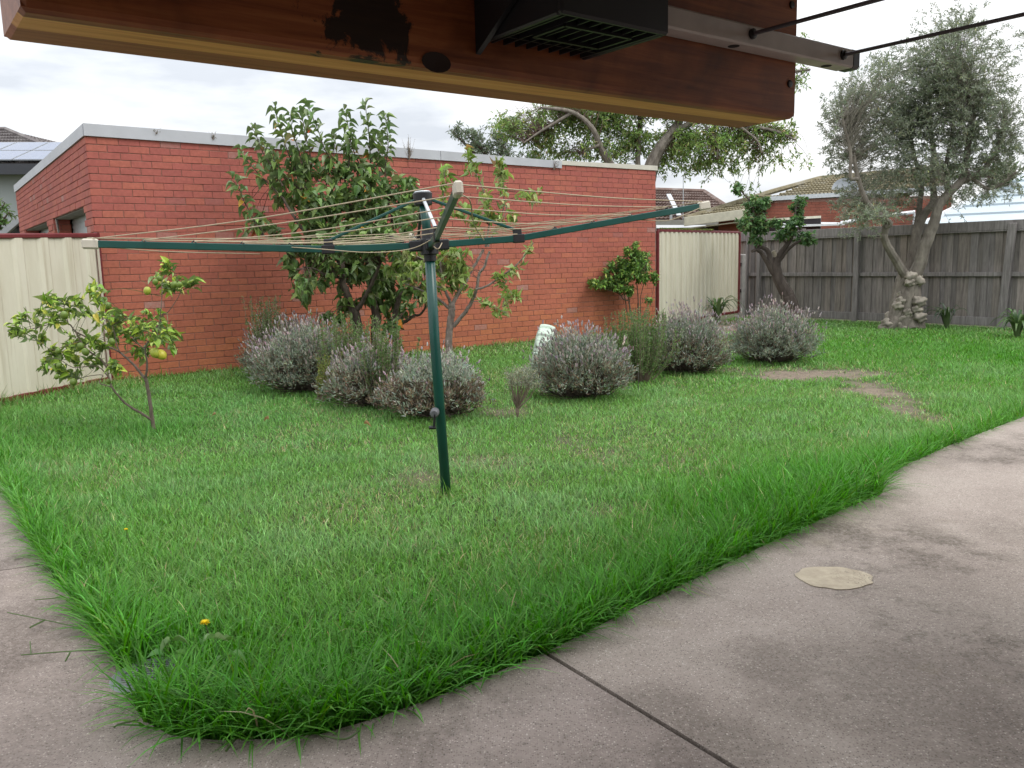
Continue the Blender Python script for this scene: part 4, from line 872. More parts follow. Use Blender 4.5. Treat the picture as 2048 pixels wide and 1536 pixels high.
# lemon tree
def lemon_tree():
    Y = 6.88; B = G(308, 862); t = thing('lemon_tree', B, 'small sprawling lemon tree with yellow green fruit in front of the cream fence corner', 'tree')
    z = lambda pts, dy=None: px_line(pts, Y, dy, 2.926, 0, 480); tr = MB(); sk = []
    segs = [([(905, 1125), (890, 1050), (870, 900), (850, 805)], .024, .018, None), ([(850, 805), (862, 735), (850, 640), (880, 570), (930, 490), (955, 430)], .014, .006, [0, -.1]),
            ([(955, 430), (985, 420), (1040, 340), (1062, 285)], .006, .003, [-.1, -.15]), ([(935, 480), (948, 330), (950, 240), (985, 150)], .006, .003, [-.1, 0]),
            ([(845, 805), (790, 740), (740, 690), (690, 650), (560, 590), (450, 540), (400, 490), (320, 488), (180, 520), (95, 522)], .016, .004, [0, .1, .15]),
            ([(700, 655), (680, 600), (655, 500), (570, 400), (530, 260)], .009, .003, [.05, .2]), ([(655, 500), (720, 470), (740, 450)], .005, .003, [.1, .0]),
            ([(893, 1055), (820, 1010), (740, 960), (700, 920), (650, 850), (610, 720), (520, 650), (470, 590), (440, 535)], .017, .006, [0, -.12, -.2]),
            ([(640, 810), (570, 740), (430, 745), (350, 700), (280, 690)], .007, .003, [-.1, -.25]), ([(655, 860), (580, 835), (600, 790), (500, 800), (420, 830)], .007, .003, [-.1, .1]), ([(470, 590), (380, 620), (300, 640), (225, 590)], .004, .002, [-.1, -.2]),
            ([(400, 490), (380, 420), (370, 360)], .006, .003, [.1, .0]), ([(850, 640), (800, 600), (760, 560)], .006, .003, [-.05, .1]), ([(310, 488), (260, 420), (240, 350)], .004, .002, [.1, .2]), ([(180, 520), (160, 440), (150, 390)], .004, .002, [.1, .1])]
    for pts, a, b, dy in segs: sk += list(limb(tr, z(pts, dy), a*.72, b*.8, 7, 4))
    tr.build('trunk', barkmat('lemon_bark', (.09, .065, .05), (.21, .165, .13), 26), t)
    cl = [(100, 520, 55), (180, 430, 70), (300, 385, 85), (390, 360, 80), (530, 280, 50), (560, 380, 85), (640, 445, 85), (720, 500, 85), (700, 570, 75), (860, 560, 85), (930, 470, 75), (960, 600, 85), (1000, 540, 55), (935, 260, 50), (985, 160, 38), (1040, 268, 50), (1105, 255, 42), (330, 650, 80), (285, 725, 55), (420, 690, 70), (350, 785, 50), (420, 800, 38), (545, 690, 60), (470, 610, 60), (600, 600, 60), (680, 770, 38), (850, 685, 40), (225, 590, 30), (320, 440, 70), (250, 355, 30), (800, 590, 60)]
    cen = [ppx(x/2.926, 480+y/2.926, r/2.926, r/2.926, Y+.25*gauss(), r/2.926/PPM(Y)*.9, int(2+r/17)) for x, y, r in cl]
    tw = MB(); lf = MB(); twig_crown(tw, lf, sk, cen, 7, .085, .038, [(.27, .40, .06), (.36, .48, .08), (.17, .29, .05), (.48, .55, .11), (.55, .52, .10)], [.32, .30, .16, .18, .04], spread=.045, tr=.0025, up=.35, curl=.2)
    tw.build('twig', GREEN_TWIG, t)['kind'] = 'stuff'; lf.build('crown', GLOSS_LEAF, t)
    LY = simple('lemon_skin', (.50, .45, .045), .4, .08, 12, bmp=.15, bsc=180); LG = simple('green_lemon_skin', (.13, .20, .03), .4, .15, 12, bmp=.15, bsc=180); LM = simple('turning_lemon_skin', (.36, .40, .05), .4, .1, 12, bmp=.15, bsc=180)
    for i, (x, y, r, mm) in enumerate([(862, 297, 19, LM), (942, 670, 27, LY), (905, 660, 24, LM), (910, 245, 15, LG), (935, 225, 14, LG), (1020, 262, 17, LG), (1050, 262, 15, LG), (632, 385, 18, LG), (570, 450, 16, LG), (655, 595, 17, LG), (500, 655, 19, LG), (345, 735, 15, LG), (428, 830, 17, LG), (635, 828, 13, LG), (472, 620, 17, LG), (332, 800, 13, LG), (375, 440, 20, LG), (340, 650, 15, LG)]):
        rr = r/2.926/PPM(Y)*1.05; c = at(x/2.926, 480+y/2.926, Y-.24-.06*rnd()); ax = norm(np.array([.35*gauss(), .2*gauss(), -1]) if i != 1 else np.array([.8, -.1, -.6])); s1 = norm(np.cross(ax, [0, 1, .1])); s2 = np.cross(ax, s1)
        f = MB(); us_ = np.linspace(0, np.pi, 12); prof = [(-math.cos(u)*1.16+(.16 if u > 2.9 else 0), math.sin(u)**.9) for u in us_]; tube(f, [c+ax*rr*p for p, q in prof], [max(.0006, rr*q) for p, q in prof], 14)
        f.build('lemon', mm, t, True)
        if i in (0, 3, 5, 12, 1): st = MB(); tube(st, [c-ax*rr*1.1, c-ax*rr*1.9+gauss(3)*.01, c-ax*rr*3.2+gauss(3)*.015], .0018, 4); st.build('stalk', GREEN_TWIG, t)
lemon_tree()

# big broad-leaved fruit tree
def persimmon():
    Y = 10.35; B = G(722, 695); B = at(722, 690, Y)*[1, 1, 0]; t = thing('fruit_tree', B, 'tall broad leaved fruit tree with a few orange leaves against the brick garage', 'tree')
    tr = MB(); sk = []
    a = lambda pts, dy=None: px_line(pts, Y, dy, 5.12, 440, 440); b = lambda pts, dy=None: px_line(pts, Y, dy, 5.12, 440, 200)
    def go(P, r0, r1, n=7): 
        q = limb(tr, P, r0, r1, n); sk.extend(q); return q
    foot = lambda px, dy: [at(px, 700, Y+dy)*[1, 1, 0]-Z*.05]
    go(foot(727, 0)+a([(1420, 1180), (1400, 1050), (1380, 950), (1330, 850), (1290, 740), (1260, 650), (1250, 520), (1240, 400), (1230, 250)], [0, -.1, -.1]), .075, .03)
    go(a([(1380, 940), (1440, 870), (1490, 780), (1540, 680), (1600, 560), (1650, 400)], [-.05, -.3]), .035, .018)
    go(foot(752, .15)+a([(1590, 1180), (1600, 1000), (1570, 850), (1560, 700), (1560, 550), (1530, 450), (1490, 350), (1500, 200)], [.15, .2, .3]), .065, .03)
    go(foot(790, .2)+a([(1800, 1090), (1790, 1000), (1810, 900), (1850, 760), (1960, 720), (2048, 680), (2150, 600)], [.2, .0]), .05, .016)
    go(a([(1800, 1085), (1930, 1020), (1990, 980), (2060, 960), (2110, 880)], [.2, -.2]), .026, .012)
    go(a([(1250, 590), (1150, 580), (1070, 555), (960, 500), (850, 480)], [-.1, -.4]), .02, .008)
    go(b([(1200, 1800), (1050, 1600), (900, 1400), (760, 1200), (640, 1000)], [-.1, -.2]), .03, .014); go(b([(1230, 1700), (1100, 1350), (930, 1050), (930, 880)], [-.05, .2]), .028, .012); go(b([(1500, 1600), (1400, 1250), (1300, 1000), (1280, 820)], [.2, .1]), .028, .012); go(b([(1550, 1600), (1620, 1300), (1580, 1100), (1540, 920)], [.3, .4]), .026, .012); go(b([(1600, 1500), (1760, 1250), (1720, 1050), (1700, 960)], [.1, .3]), .022, .011); go(b([(900, 1500), (650, 1480), (450, 1390)], [-.2, -.3]), .018, .008)
    shoots = [([(640, 1000), (500, 860), (380, 740), (240, 570), (215, 505)], [-.2, -.4]), ([(640, 880), (540, 700), (440, 540), (400, 440), (330, 280)], [-.2, -.1]), ([(800, 800), (720, 600), (640, 380), (580, 180), (570, 85)], [0, .1]), ([(930, 880), (930, 600), (880, 380), (850, 220), (800, 105)], [.2, .3]), ([(930, 860), (860, 700), (800, 500), (740, 300), (720, 140)], [.1, -.2]), ([(1280, 820), (1190, 680), (1080, 520), (1000, 300), (930, 130), (888, 55)], [.1, -.2]), ([(1280, 820), (1320, 650), (1330, 400), (1300, 200), (1270, 115)], [.1, .3]), ([(1540, 920), (1540, 600), (1520, 300), (1500, 150), (1490, 40)], [.4, .3]), ([(1510, 780), (1400, 600), (1340, 420), (1330, 350)], [.3, .0]), ([(1700, 960), (1690, 700), (1720, 500), (1710, 300), (1690, 150)], [.3, .2]),
              ([(440, 1400), (330, 1200), (250, 1040), (190, 900), (130, 820)], [-.3, -.5]), ([(450, 1385), (390, 1290), (320, 1310), (250, 1350)], [-.3, -.4]), ([(900, 970), (700, 820), (600, 700), (520, 520)], [0, -.3]), ([(1820, 1100), (1830, 950), (1815, 810)], [.3, .3]), ([(1930, 1100), (1950, 960), (1940, 830)], [.3, .4]), ([(640, 880), (560, 680), (480, 560), (470, 470)], [.1, .2]), ([(1080, 900), (1130, 700), (1170, 500), (1160, 360)], [.1, .1]), ([(1460, 900), (1600, 700), (1620, 500), (1600, 380)], [.2, .5])]
    LP, LD, LC = [], [], []
    GR = [(.155, .25, .065), (.20, .30, .085), (.125, .215, .07), (.25, .34, .11), (.24, .31, .15)]; OR = [(.62, .22, .04), (.55, .12, .04), (.60, .36, .05)]
    for pts, dy in shoots:
        P = limb(tr, b(pts, dy), .011, .003, 5); sk.extend(P[::2]); seg = np.linalg.norm(np.diff(P, axis=0), axis=1); s = np.concatenate([[0], np.cumsum(seg)]); T = s[-1]; k = int(T/.024); ph = rnd()*6
        for i in range(k):
            u = T*(.10+.90*i/(k-1)); p = np.array([np.interp(u, s, P[:, j]) for j in range(3)]); j = min(np.searchsorted(s, u), len(P)-1); tg = norm(P[j]-P[j-1]); ph += 2.4
            sd_ = norm(np.cross(tg, [.2, 1, .1])); s2 = np.cross(tg, sd_); tip = i/k
            LP.append(p); LD.append(norm(sd_*math.cos(ph)+s2*math.sin(ph)+tg*(.15+.5*tip**3)+gauss(3)*.28-Z*.22*rnd())); LC.append(OR[rng.integers(3)] if rnd() < (.045 if .2 < tip < .75 else .004) else GR[rng.integers(5)])
    lf = MB(); P = np.array(LP); D = np.array(LD); n = len(P); leaves(lf, P+D*.012, D, norm(gauss(n, 3)*.35+Z), .150*(.55+.6*rnd(n)), .070*(.7+.5*rnd(n)), np.array(LC)*(1+.15*gauss(n, 1)).clip(.6, 1.5), 'full', curl=.15+.6*rnd(n))
    tr.build('trunk', BARK, t)
    cl = [(600, 340, 45, 30), (700, 345, 50, 30), (590, 405, 50, 42), (640, 430, 60, 50), (700, 430, 60, 50), (765, 425, 50, 50), (600, 520, 45, 38), (660, 535, 50, 40), (720, 520, 50, 50), (785, 560, 45, 40), (605, 570, 26, 30), (600, 605, 20, 18), (640, 480, 60, 40), (700, 480, 60, 40), (760, 480, 55, 40), (790, 610, 40, 35), (765, 590, 35, 35), (815, 395, 30, 35), (660, 645, 28, 22), (775, 650, 22, 25), (745, 560, 40, 40), (690, 590, 20, 30), (840, 590, 35, 30), (500, 440, 22, 22), (540, 460, 25, 20), (820, 440, 35, 35), (820, 520, 40, 40), (655, 395, 60, 35), (730, 390, 55, 35)]
    cen = [ppx(x, y, rx, ry, Y+.3*gauss(), .30, int(rx*ry/92)) for x, y, rx, ry in cl]; tw = MB()
    twig_crown(tw, lf, sk, cen, 7, .138, .068, GR+[(.60, .30, .05)], [.28, .24, .22, .14, .114, .006], spread=.06, tr=.004, droop=.75, up=.25, curl=.35)
    tw.build('twig', TWIG, t)['kind'] = 'stuff'; lf.build('crown', GLOSS_LEAF, t)
persimmon()

def peach():
    Y = 9.75; B = at(890, 718, Y)*[1, 1, 0]; t = thing('peach_tree', B, 'slender peach tree with pale trunk and curled light green leaves behind the hoist post', 'tree')
    tr = MB(); sk = []; a = lambda pts, dy=None: px_line(pts, Y, dy, 6.4, 760, 500); c = lambda pts, dy=None: px_line(pts, Y, dy, 2.926, 600, 200)
    LP, LD = [], []
    def go(P, r0, r1, n=8, lv=0.0):
        q = limb(tr, P, r0, r1, n); sk.extend(q[::2])
        if lv:
            s = np.concatenate([[0], np.cumsum(np.linalg.norm(np.diff(q, axis=0), axis=1))]); k = max(3, int(s[-1]*lv))
            for u in s[-1]*(.25+.75*np.sort(rnd(k))): LP.append([np.interp(u, s, q[:, j]) for j in range(3)]); LD.append(norm(gauss(3)+Z*.1))
    go([B-Z*.05]+a([(880, 1330), (880, 1150), (900, 950), (920, 780), (915, 690)]), .048, .04, 10)
    go(a([(915, 710), (880, 620), (820, 480), (790, 330), (770, 150)], [0, -.2]), .022, .010, 7, 10); go(a([(920, 710), (990, 580), (1100, 400), (1150, 300), (1250, 130), (1320, 0)], [0, .2]), .024, .015)
    go(c([(1085, 860), (1110, 700), (1090, 580), (1040, 450), (1000, 360), (965, 295)], [.2, .3]), .014, .004, 6, 16); go(c([(1085, 860), (1150, 750), (1190, 640), (1190, 500), (1170, 365)], [.2, .0]), .013, .004, 6, 22)
    go(a([(940, 975), (1050, 850), (1170, 670), (1240, 490), (1270, 300), (1330, 220), (1400, 20)], [0, -.2]), .026, .013); go(c([(1100, 860), (1130, 780), (1190, 690), (1215, 600)], [-.2, -.2]), .012, .004, 6, 16)
    go(a([(1235, 505), (1370, 460), (1560, 330), (1720, 220), (1880, 30), (1960, -90)], [-.15, -.4]), .014, .005, 6, 22); go(a([(1180, 660), (1330, 660), (1470, 740), (1620, 800)], [-.15, -.3]), .006, .003, 5, 30); go(a([(1450, 430), (1570, 440), (1620, 380)], [-.2, -.3]), .005, .003, 5, 30); go(a([(1590, 720), (1700, 620), (1760, 540)], [-.2, -.3]), .005, .003, 5, 40)
    go(a([(880, 745), (760, 640), (690, 590), (500, 500), (300, 420)], [0, -.3]), .02, .008, 7, 16); go(a([(825, 490), (700, 460), (560, 410), (360, 370)], [-.1, -.3]), .012, .006, 6, 24); go(a([(790, 330), (700, 200), (560, 120), (420, 60)], [-.1, -.2]), .009, .004, 6, 24); go(c([(790, 800), (830, 640), (845, 480), (840, 400)], [0, 0]), .009, .003, 6, 22)
    tr.build('trunk', PALE_BARK, t); lf = MB()
    P = np.array(LP); D = np.array(LD); P = np.repeat(P, 3, 0)+gauss(len(P)*3, 3)*.02; D = norm(np.repeat(D, 3, 0)+gauss(len(P), 3)*.6-Z*.2); n = len(P)
    LC = [(.29, .39, .11), (.37, .46, .17), (.21, .31, .085), (.46, .50, .25), (.38, .26, .11)]
    leaves(lf, P, D, norm(gauss(n, 3)), .095*(.6+.6*rnd(n)), .026*(.7+.6*rnd(n)), mixcol(LC, n, [.35, .25, .2, .12, .08]), 'full', curl=.9*rnd(n))
    cl = [(200, 250, 130, 110), (350, 150, 140, 100), (480, 250, 100, 110), (300, 350, 120, 80), (800, 200, 90, 90), (900, 300, 110, 90), (1000, 190, 100, 90), (960, 440, 80, 60), (620, 130, 80, 90), (870, 130, 90, 70), (1180, 560, 50, 40), (560, 600, 50, 60), (750, 520, 40, 30), (1040, 360, 60, 60), (800, 40, 110, 70), (980, 40, 90, 70), (1080, 480, 40, 40)]
    cen = [ppx(760+x/6.4, 500+y/6.4, rx/6.4, ry/6.4, Y+.15*gauss(), .16, int(rx*ry/950)) for x, y, rx, ry in cl]; tw = MB()
    twig_crown(tw, lf, sk, cen, 6, .10, .030, LC, [.4, .28, .2, .09, .03], spread=.04, tr=.003, droop=.9, up=.15, curl=.8)
    cl = [(1170, 375, 40, 45), (1190, 440, 50, 60), (1180, 510, 30, 60), (970, 320, 35, 40), (985, 400, 30, 25), (850, 420, 45, 40), (860, 470, 30, 40), (1365, 560, 55, 35), (1400, 540, 30, 20), (1060, 600, 60, 50), (1130, 680, 60, 50), (1000, 700, 80, 60), (940, 640, 60, 50), (1240, 1020, 40, 30), (1190, 1130, 60, 40), (1180, 1230, 40, 30), (1010, 800, 50, 40), (1250, 700, 40, 40)]
    cen = [ppx(600+x/2.926, 200+y/2.926, rx/2.926, ry/2.926, Y+.1*gauss(), .12, int(2+rx*ry/640)) for x, y, rx, ry in cl]
    twig_crown(tw, lf, sk, cen, 4, .10, .028, LC, [.4, .28, .2, .09, .03], spread=.04, tr=.0025, droop=.8, up=.2, curl=.8, kk=2)
    tw.build('twig', TWIG, t)['kind'] = 'stuff'; lf.build('crown', LEAF, t)
peach()

def wall_shrub():
    Y = 14.75; B = at(1285, 660, Y)*[1, 1, 0]; t = thing('citrus_shrub', B, 'bright green citrus shrub on thin bare stems at the right end of the brick wall', 'shrub')
    tr = MB(); sk = []; a = lambda pts, dy=None: px_line(pts, Y, dy, 7.31, 1160, 470)
    for pts, r0, r1, dy in (([(830, 1450), (790, 1300), (755, 1190), (720, 1000), (720, 960), (640, 940), (560, 850), (400, 800), (200, 750)], .02, .007, [0, -.1]), ([(755, 1200), (690, 1130), (670, 1000), (640, 850), (560, 700)], .014, .006, [0, .1]), ([(850, 1450), (852, 1200), (848, 900), (820, 600), (820, 200)], .016, .004, [0, .1]), ([(875, 1400), (885, 1100), (890, 880), (960, 600), (960, 320)], .010, .004, [0, -.1]), ([(870, 1350), (920, 1220), (990, 1050), (1060, 850), (1090, 640)], .008, .003, [0, -.1]), ([(720, 1000), (700, 800), (690, 500), (690, 250)], .01, .004, [0, 0])):
        sk += list(limb(tr, a(pts, dy), r0, r1, 6))
    tr.build('stem', simple('shrub_stem', (.13, .095, .07), .85, .25, 30), t)
    cl = [(250, 740, 130, 55), (420, 700, 150, 110), (600, 620, 150, 150), (750, 520, 150, 150), (850, 420, 130, 110), (950, 460, 95, 95), (820, 190, 35, 80), (690, 260, 55, 60), (960, 310, 50, 40), (900, 650, 120, 80), (700, 780, 110, 60), (1090, 640, 50, 90), (1010, 970, 45, 40), (450, 500, 90, 70), (560, 780, 130, 60), (170, 690, 50, 35), (720, 860, 50, 30), (560, 380, 25, 40), (820, 300, 90, 70), (640, 480, 110, 110)]
    cen = [ppx(1160+x/7.31, 470+y/7.31, rx/7.31, ry/7.31, Y+.12*gauss(), .22, int(6+rx*ry/280)) for x, y, rx, ry in cl]; tw = MB(); lf = MB()
    n0 = twig_crown(tw, lf, sk, cen, 7, .075, .030, [(.15, .31, .055), (.105, .23, .045), (.21, .39, .065), (.32, .48, .08), (.44, .56, .14)], [.32, .26, .2, .14, .08], spread=.03, tr=.003, up=.5)
    tw.build('twig', GREEN_TWIG, t)['kind'] = 'stuff'; lf.build('foliage', GLOSS_LEAF, t)
wall_shrub()

def pruned_tree():
    Y = 16.6; B = at(1586, 640, Y)*[1, 1, 0]; t = thing('pruned_tree', B, 'hard pruned leaning fruit tree with leafy regrowth against the timber fence', 'tree')
    tr = MB(); sk = []; a = lambda pts, dy=None: px_line(pts, Y, dy, 5.12, 1300, 330)
    for pts, r0, r1, dy in (([(1470, 1560), (1425, 1390), (1390, 1300), (1320, 1180), (1290, 1060), (1300, 950)], .17, .085, None), ([(1300, 960), (1340, 900), (1400, 820), (1450, 740), (1480, 600), (1500, 430)], .07, .02, [0, -.1]), ([(1260, 1110), (1200, 1000), (1140, 900), (1090, 868), (1045, 885)], .055, .03, [0, -.2]), ([(1250, 1090), (1225, 940), (1195, 870), (1130, 838), (1085, 862), (1080, 780), (1060, 620), (1050, 420), (900, 230)], .06, .012, [0, -.1]), ([(1320, 990), (1400, 880), (1490, 805), (1580, 760)], .04, .02, [0, -.2]), ([(1400, 820), (1340, 720), (1290, 620), (1240, 590)], .02, .01, [0, .1]), ([(1085, 850), (1140, 700), (1180, 520), (1160, 330)], .02, .008, [0, .2]), ([(1450, 740), (1560, 560), (1550, 330)], .02, .006, [0, .1]), ([(1310, 1080), (1255, 1100)], .07, .05, None)):
        sk += list(limb(tr, a(pts, dy), r0, r1, 9))
    tr.build('trunk', barkmat('plum_bark', (.045, .033, .028), (.15, .12, .105), 9), t)
    s = MB(); tube(s, a([(1300, 960), (1275, 905), (1262, 880)]), [.05, .045, .042], 10); s.build('cut_stub', simple('cut_wood', (.40, .34, .27), .8), t)
    cl = [(1060, 450, 120, 130), (1080, 620, 140, 120), (1090, 760, 70, 55), (1290, 600, 80, 45), (1340, 720, 60, 55), (1500, 430, 60, 110), (1480, 600, 95, 75), (1580, 750, 110, 70), (900, 260, 45, 55), (1160, 380, 70, 60), (950, 590, 70, 60), (1560, 350, 30, 60), (1650, 780, 50, 40), (1440, 690, 60, 50)]
    cen = [ppx(1300+x/5.12, 330+y/5.12, rx/5.12, ry/5.12, Y+.2*gauss(), .3, int(6+rx*ry/240)) for x, y, rx, ry in cl]; tw = MB(); lf = MB()
    twig_crown(tw, lf, sk, cen, 7, .085, .055, [(.10, .19, .08), (.145, .26, .10), (.19, .31, .115), (.26, .29, .11)], [.4, .33, .2, .07], spread=.045, tr=.004, droop=.5, up=.2)
    tw.build('twig', TWIG, t)['kind'] = 'stuff'; lf.build('crown', LEAF, t)
pruned_tree()

def olive():
    Y = 14.9; B = at(1800, 655, Y)*[1, 1, 0]; t = thing('olive_tree', B, 'large grey green olive tree with gnarled lumpy base in front of the timber fence', 'tree')
    tr = MB(); sk = []; a = lambda pts, dy=None: px_line(pts, Y, dy, 4.266, 1680, 330)
    def go(P, r0, r1, n=10): q = limb(tr, P, r0, r1, n); sk.extend(q)
    go([at(1797, 668, Y)-Z*.1]+a([(525, 1350), (540, 1150), (560, 1000), (580, 930)]), .30, .15, 14)
    go(a([(600, 990), (680, 850), (720, 700), (780, 560), (820, 430), (850, 330), (930, 240), (1020, 150), (1060, 60), (1090, -150), (1130, -420), (1100, -700)], [-.1, -.3, -.1]), .125, .04)
    go(a([(590, 930), (630, 750), (660, 560), (720, 420), (790, 330), (800, 250), (790, 130), (800, -100), (760, -380)], [.1, .3, .4]), .105, .035)
    go(a([(640, 600), (670, 420), (690, 250), (700, 150), (640, -50), (600, -300)], [.3, .6]), .06, .025)
    go(a([(560, 950), (470, 800), (400, 680), (375, 600), (390, 520), (360, 440), (280, 380), (200, 250), (140, 60), (120, -80)], [-.1, -.5]), .085, .03)
    go(a([(390, 530), (430, 500), (380, 450)], [-.3, -.4]), .05, .04); go(a([(150, 120), (90, 100), (90, -120), (20, -400)], [-.5, -.6]), .035, .02); go(a([(1020, 150), (1200, 60), (1350, -150), (1400, -400)], [-.1, -.5]), .06, .02); go(a([(1060, 60), (1250, 200), (1400, 150), (1500, 60)], [-.1, -.6]), .04, .015); go(a([(930, 240), (900, 60), (950, -250), (1000, -600), (1010, -1100)], [0, .3]), .05, .015); go(a([(360, 440), (250, 450), (150, 480)], [-.4, -.7]), .03, .012)
    for (p, r) in (([(560, 1000), (520, 1120), (480, 1240), (420, 1340), (345, 1410)], .10), ([(600, 1000), (610, 1130), (620, 1260), (640, 1400)], .11), ([(580, 980), (550, 1120), (520, 1260), (490, 1400)], .12), ([(590, 980), (590, 1130), (580, 1270), (570, 1400)], .11), ([(540, 960), (490, 1100), (455, 1220), (400, 1370)], .09), ([(560, 930), (600, 980), (650, 975)], .08)):
        limb(tr, [q+np.array([0, -.13+.03*gauss(), 0]) for q in a(p)], r*.75, r*1.15, 9)
    tr.build('trunk', OLIVE_BARK, t)
    # burls of the swollen base
    BURL = simple('burl', (.29, .26, .215), .95, .6, 7, bmp=1.0, bsc=22)
    for (x, y, r) in [(490, 1100, 32), (480, 1150, 42), (455, 1195, 45), (470, 1250, 40), (420, 1290, 48), (375, 1345, 50), (345, 1390, 38), (500, 1300, 55), (480, 1370, 48), (610, 1110, 36), (615, 1160, 55), (600, 1220, 45), (630, 1225, 38), (560, 1270, 42), (620, 1290, 52), (560, 1340, 40), (630, 1370, 42), (580, 1380, 36), (560, 950, 50), (620, 985, 55), (540, 1000, 38), (660, 960, 28), (520, 1245, 36), (420, 1355, 40)]:
        c = a([(x, y)])[0]+np.array([0, -.15+.05*gauss(), 0]); rr = r/4.266/PPM(Y)*1.0; mb = MB(); nu, nv = 18, 14; V = []
        seed = rng.integers(1000)
        for iu in range(nv+1):
            ph = np.pi*iu/nv
            for iv in range(nu):
                tt = 2*np.pi*iv/nu; n_ = np.array([math.sin(ph)*math.cos(tt), math.sin(ph)*math.sin(tt), math.cos(ph)*.8]); q = 1+.20*math.sin(3*tt+seed)*math.sin(2*ph)+.14*math.sin(5*ph+seed+tt*2)+.10*math.sin(7*tt-3*ph+seed)*math.sin(ph)+.05*gauss(); V.append(c+n_*rr*q)
        mb.add(V, [(iu*nu+iv, (iu+1)*nu+iv, (iu+1)*nu+(iv+1) % nu, iu*nu+(iv+1) % nu) for iu in range(nv) for iv in range(nu)]); mb.build('burl', BURL, t, True)
    cl = [(1690, 225, 55, 65, 1), (1740, 185, 70, 60, 1), (1830, 150, 80, 80, 1), (1910, 120, 80, 80, 1), (1985, 190, 60, 80, .8), (1890, 225, 110, 75, 1.2), (1780, 270, 100, 65, 1.1), (1700, 305, 55, 55, 1), (1905, 55, 42, 40, .7), (1950, 320, 85, 60, 1.1), (1745, 385, 70, 50, 1), (2020, 320, 45, 50, .8), (1830, 320, 70, 40, .7), (1735, 432, 60, 28, 1), (1790, 420, 40, 30, .5), (1990, 390, 55, 25, .7), (1930, 400, 50, 30, .6), (1700, 400, 40, 50, .7), (1870, 30, 30, 28, .4), (1760, 125, 45, 35, .4), (1660, 250, 25, 40, .4), (2010, 100, 40, 50, .4), (1950, 25, 30, 25, .25), (1715, 465, 35, 18, .5), (1850, 200, 120, 90, .9), (1960, 250, 80, 70, .9), (1900, 450, 20, 14, .3), (1660, 330, 25, 30, .35), (2035, 250, 30, 60, .5), (1800, 350, 60, 45, .6), (1880, 350, 50, 40, .5)]
    cen = [ppx(x, y, rx, ry, Y+.35*gauss(), .75, int(rx*ry/23*w_)) for x, y, rx, ry, w_ in cl]; tw = MB(); lf = MB()
    twig_crown(tw, lf, sk, cen, 15, .070, .0175, [(.27, .325, .20), (.34, .385, .25), (.19, .245, .14), (.42, .46, .33), (.42, .44, .20)], [.32, .28, .22, .12, .06], kind='diamond', spread=.075, tr=.0030, droop=.3, up=.35, kk=6)
    tw.build('twig', simple('olive_twig', (.24, .22, .18), .9), t)['kind'] = 'stuff'; lf.build('crown', OLIVE_LEAF, t)
olive()

def back_tree():
    Y = 25.0; B = at(1312, 560, Y)*[1, 1, 0]; t = thing('shade_tree', B, 'wide spreading green tree rising behind the brick garage', 'tree')
    tr = MB(); sk = []; a = lambda pts, dy=None: px_line(pts, Y, dy, 4.096, 840, 200)
    def go(P, r0, r1, n=9): q = limb(tr, P, r0, r1, n); sk.extend(q)
    go([B-Z*.1]+a([(1850, 900), (1880, 600), (1930, 460), (1990, 360), (2060, 270), (2150, 100), (2200, -300)], [0, 0, .5]), .30, .09); go(a([(1840, 800), (1650, 640), (1540, 500), (1470, 370), (1410, 230), (1250, 100), (1000, 60)], [0, -.5, -1]), .16, .04); go(a([(1870, 650), (1790, 560), (1790, 350), (1800, 150), (1780, -200)], [0, .5]), .11, .035); go(a([(2060, 270), (2300, 170), (2600, 200), (2900, 250), (3080, 330)], [.2, -1]), .11, .02); go(a([(1470, 370), (1350, 420), (1380, 480)], [-.6, -.6]), .05, .02); go(a([(2300, 170), (2420, 330), (2440, 480)], [-.4, -.8]), .04, .012); go(a([(2600, 200), (2760, 330), (2800, 430)], [-.7, -.9]), .04, .012); go(a([(1250, 100), (1000, 250), (850, 350)], [-.8, -1]), .05, .02); go(a([(2150, 100), (2500, -50), (2900, -200), (3200, -250)], [.3, -.5]), .12, .03)
    go(a([(1790, 350), (1600, 200), (1500, -100)], [.4, .4]), .06, .02)
    tr.build('trunk', OLIVE_BARK, t)
    cl = [(1010, 250, 40, 26, 1), (1065, 268, 65, 32, 1), (1130, 245, 75, 30, 1), (1200, 250, 75, 36, 1), (1095, 300, 50, 24, .9), (1180, 305, 60, 26, .8), (1265, 285, 55, 38, .9), (1345, 295, 70, 36, 1), (1420, 285, 75, 42, 1), (1495, 278, 70, 42, 1), (1560, 268, 45, 28, .8), (1445, 335, 60, 22, .7), (1385, 330, 50, 24, .7), (1535, 325, 45, 24, .45), (1330, 340, 22, 30, .5), (1590, 330, 30, 20, .25), (1300, 200, 190, 45, .8), (1440, 180, 150, 50, .8), (1570, 150, 45, 40, .4), (1150, 215, 120, 25, .8), (1610, 80, 22, 26, .25), (1600, 175, 18, 18, .3), (1500, 385, 30, 18, .25), (1400, 350, 30, 20, .4), (1230, 315, 40, 18, .6)]
    cen = [ppx(x, y, rx, ry, Y+.6*gauss(), .8, int(rx*ry/16*w_)) for x, y, rx, ry, w_ in cl]; tw = MB(); lf = MB()
    twig_crown(tw, lf, sk, cen, 9, .15, .048, [(.22, .33, .10), (.28, .40, .115), (.16, .25, .085), (.36, .44, .15), (.45, .39, .20)], [.33, .3, .2, .12, .05], kind='diamond', spread=.15, tr=.0055, droop=.6, up=.1, kk=8)
    tw.build('twig', TWIG, t)['kind'] = 'stuff'; lf.build('crown', LEAF, t)
back_tree()
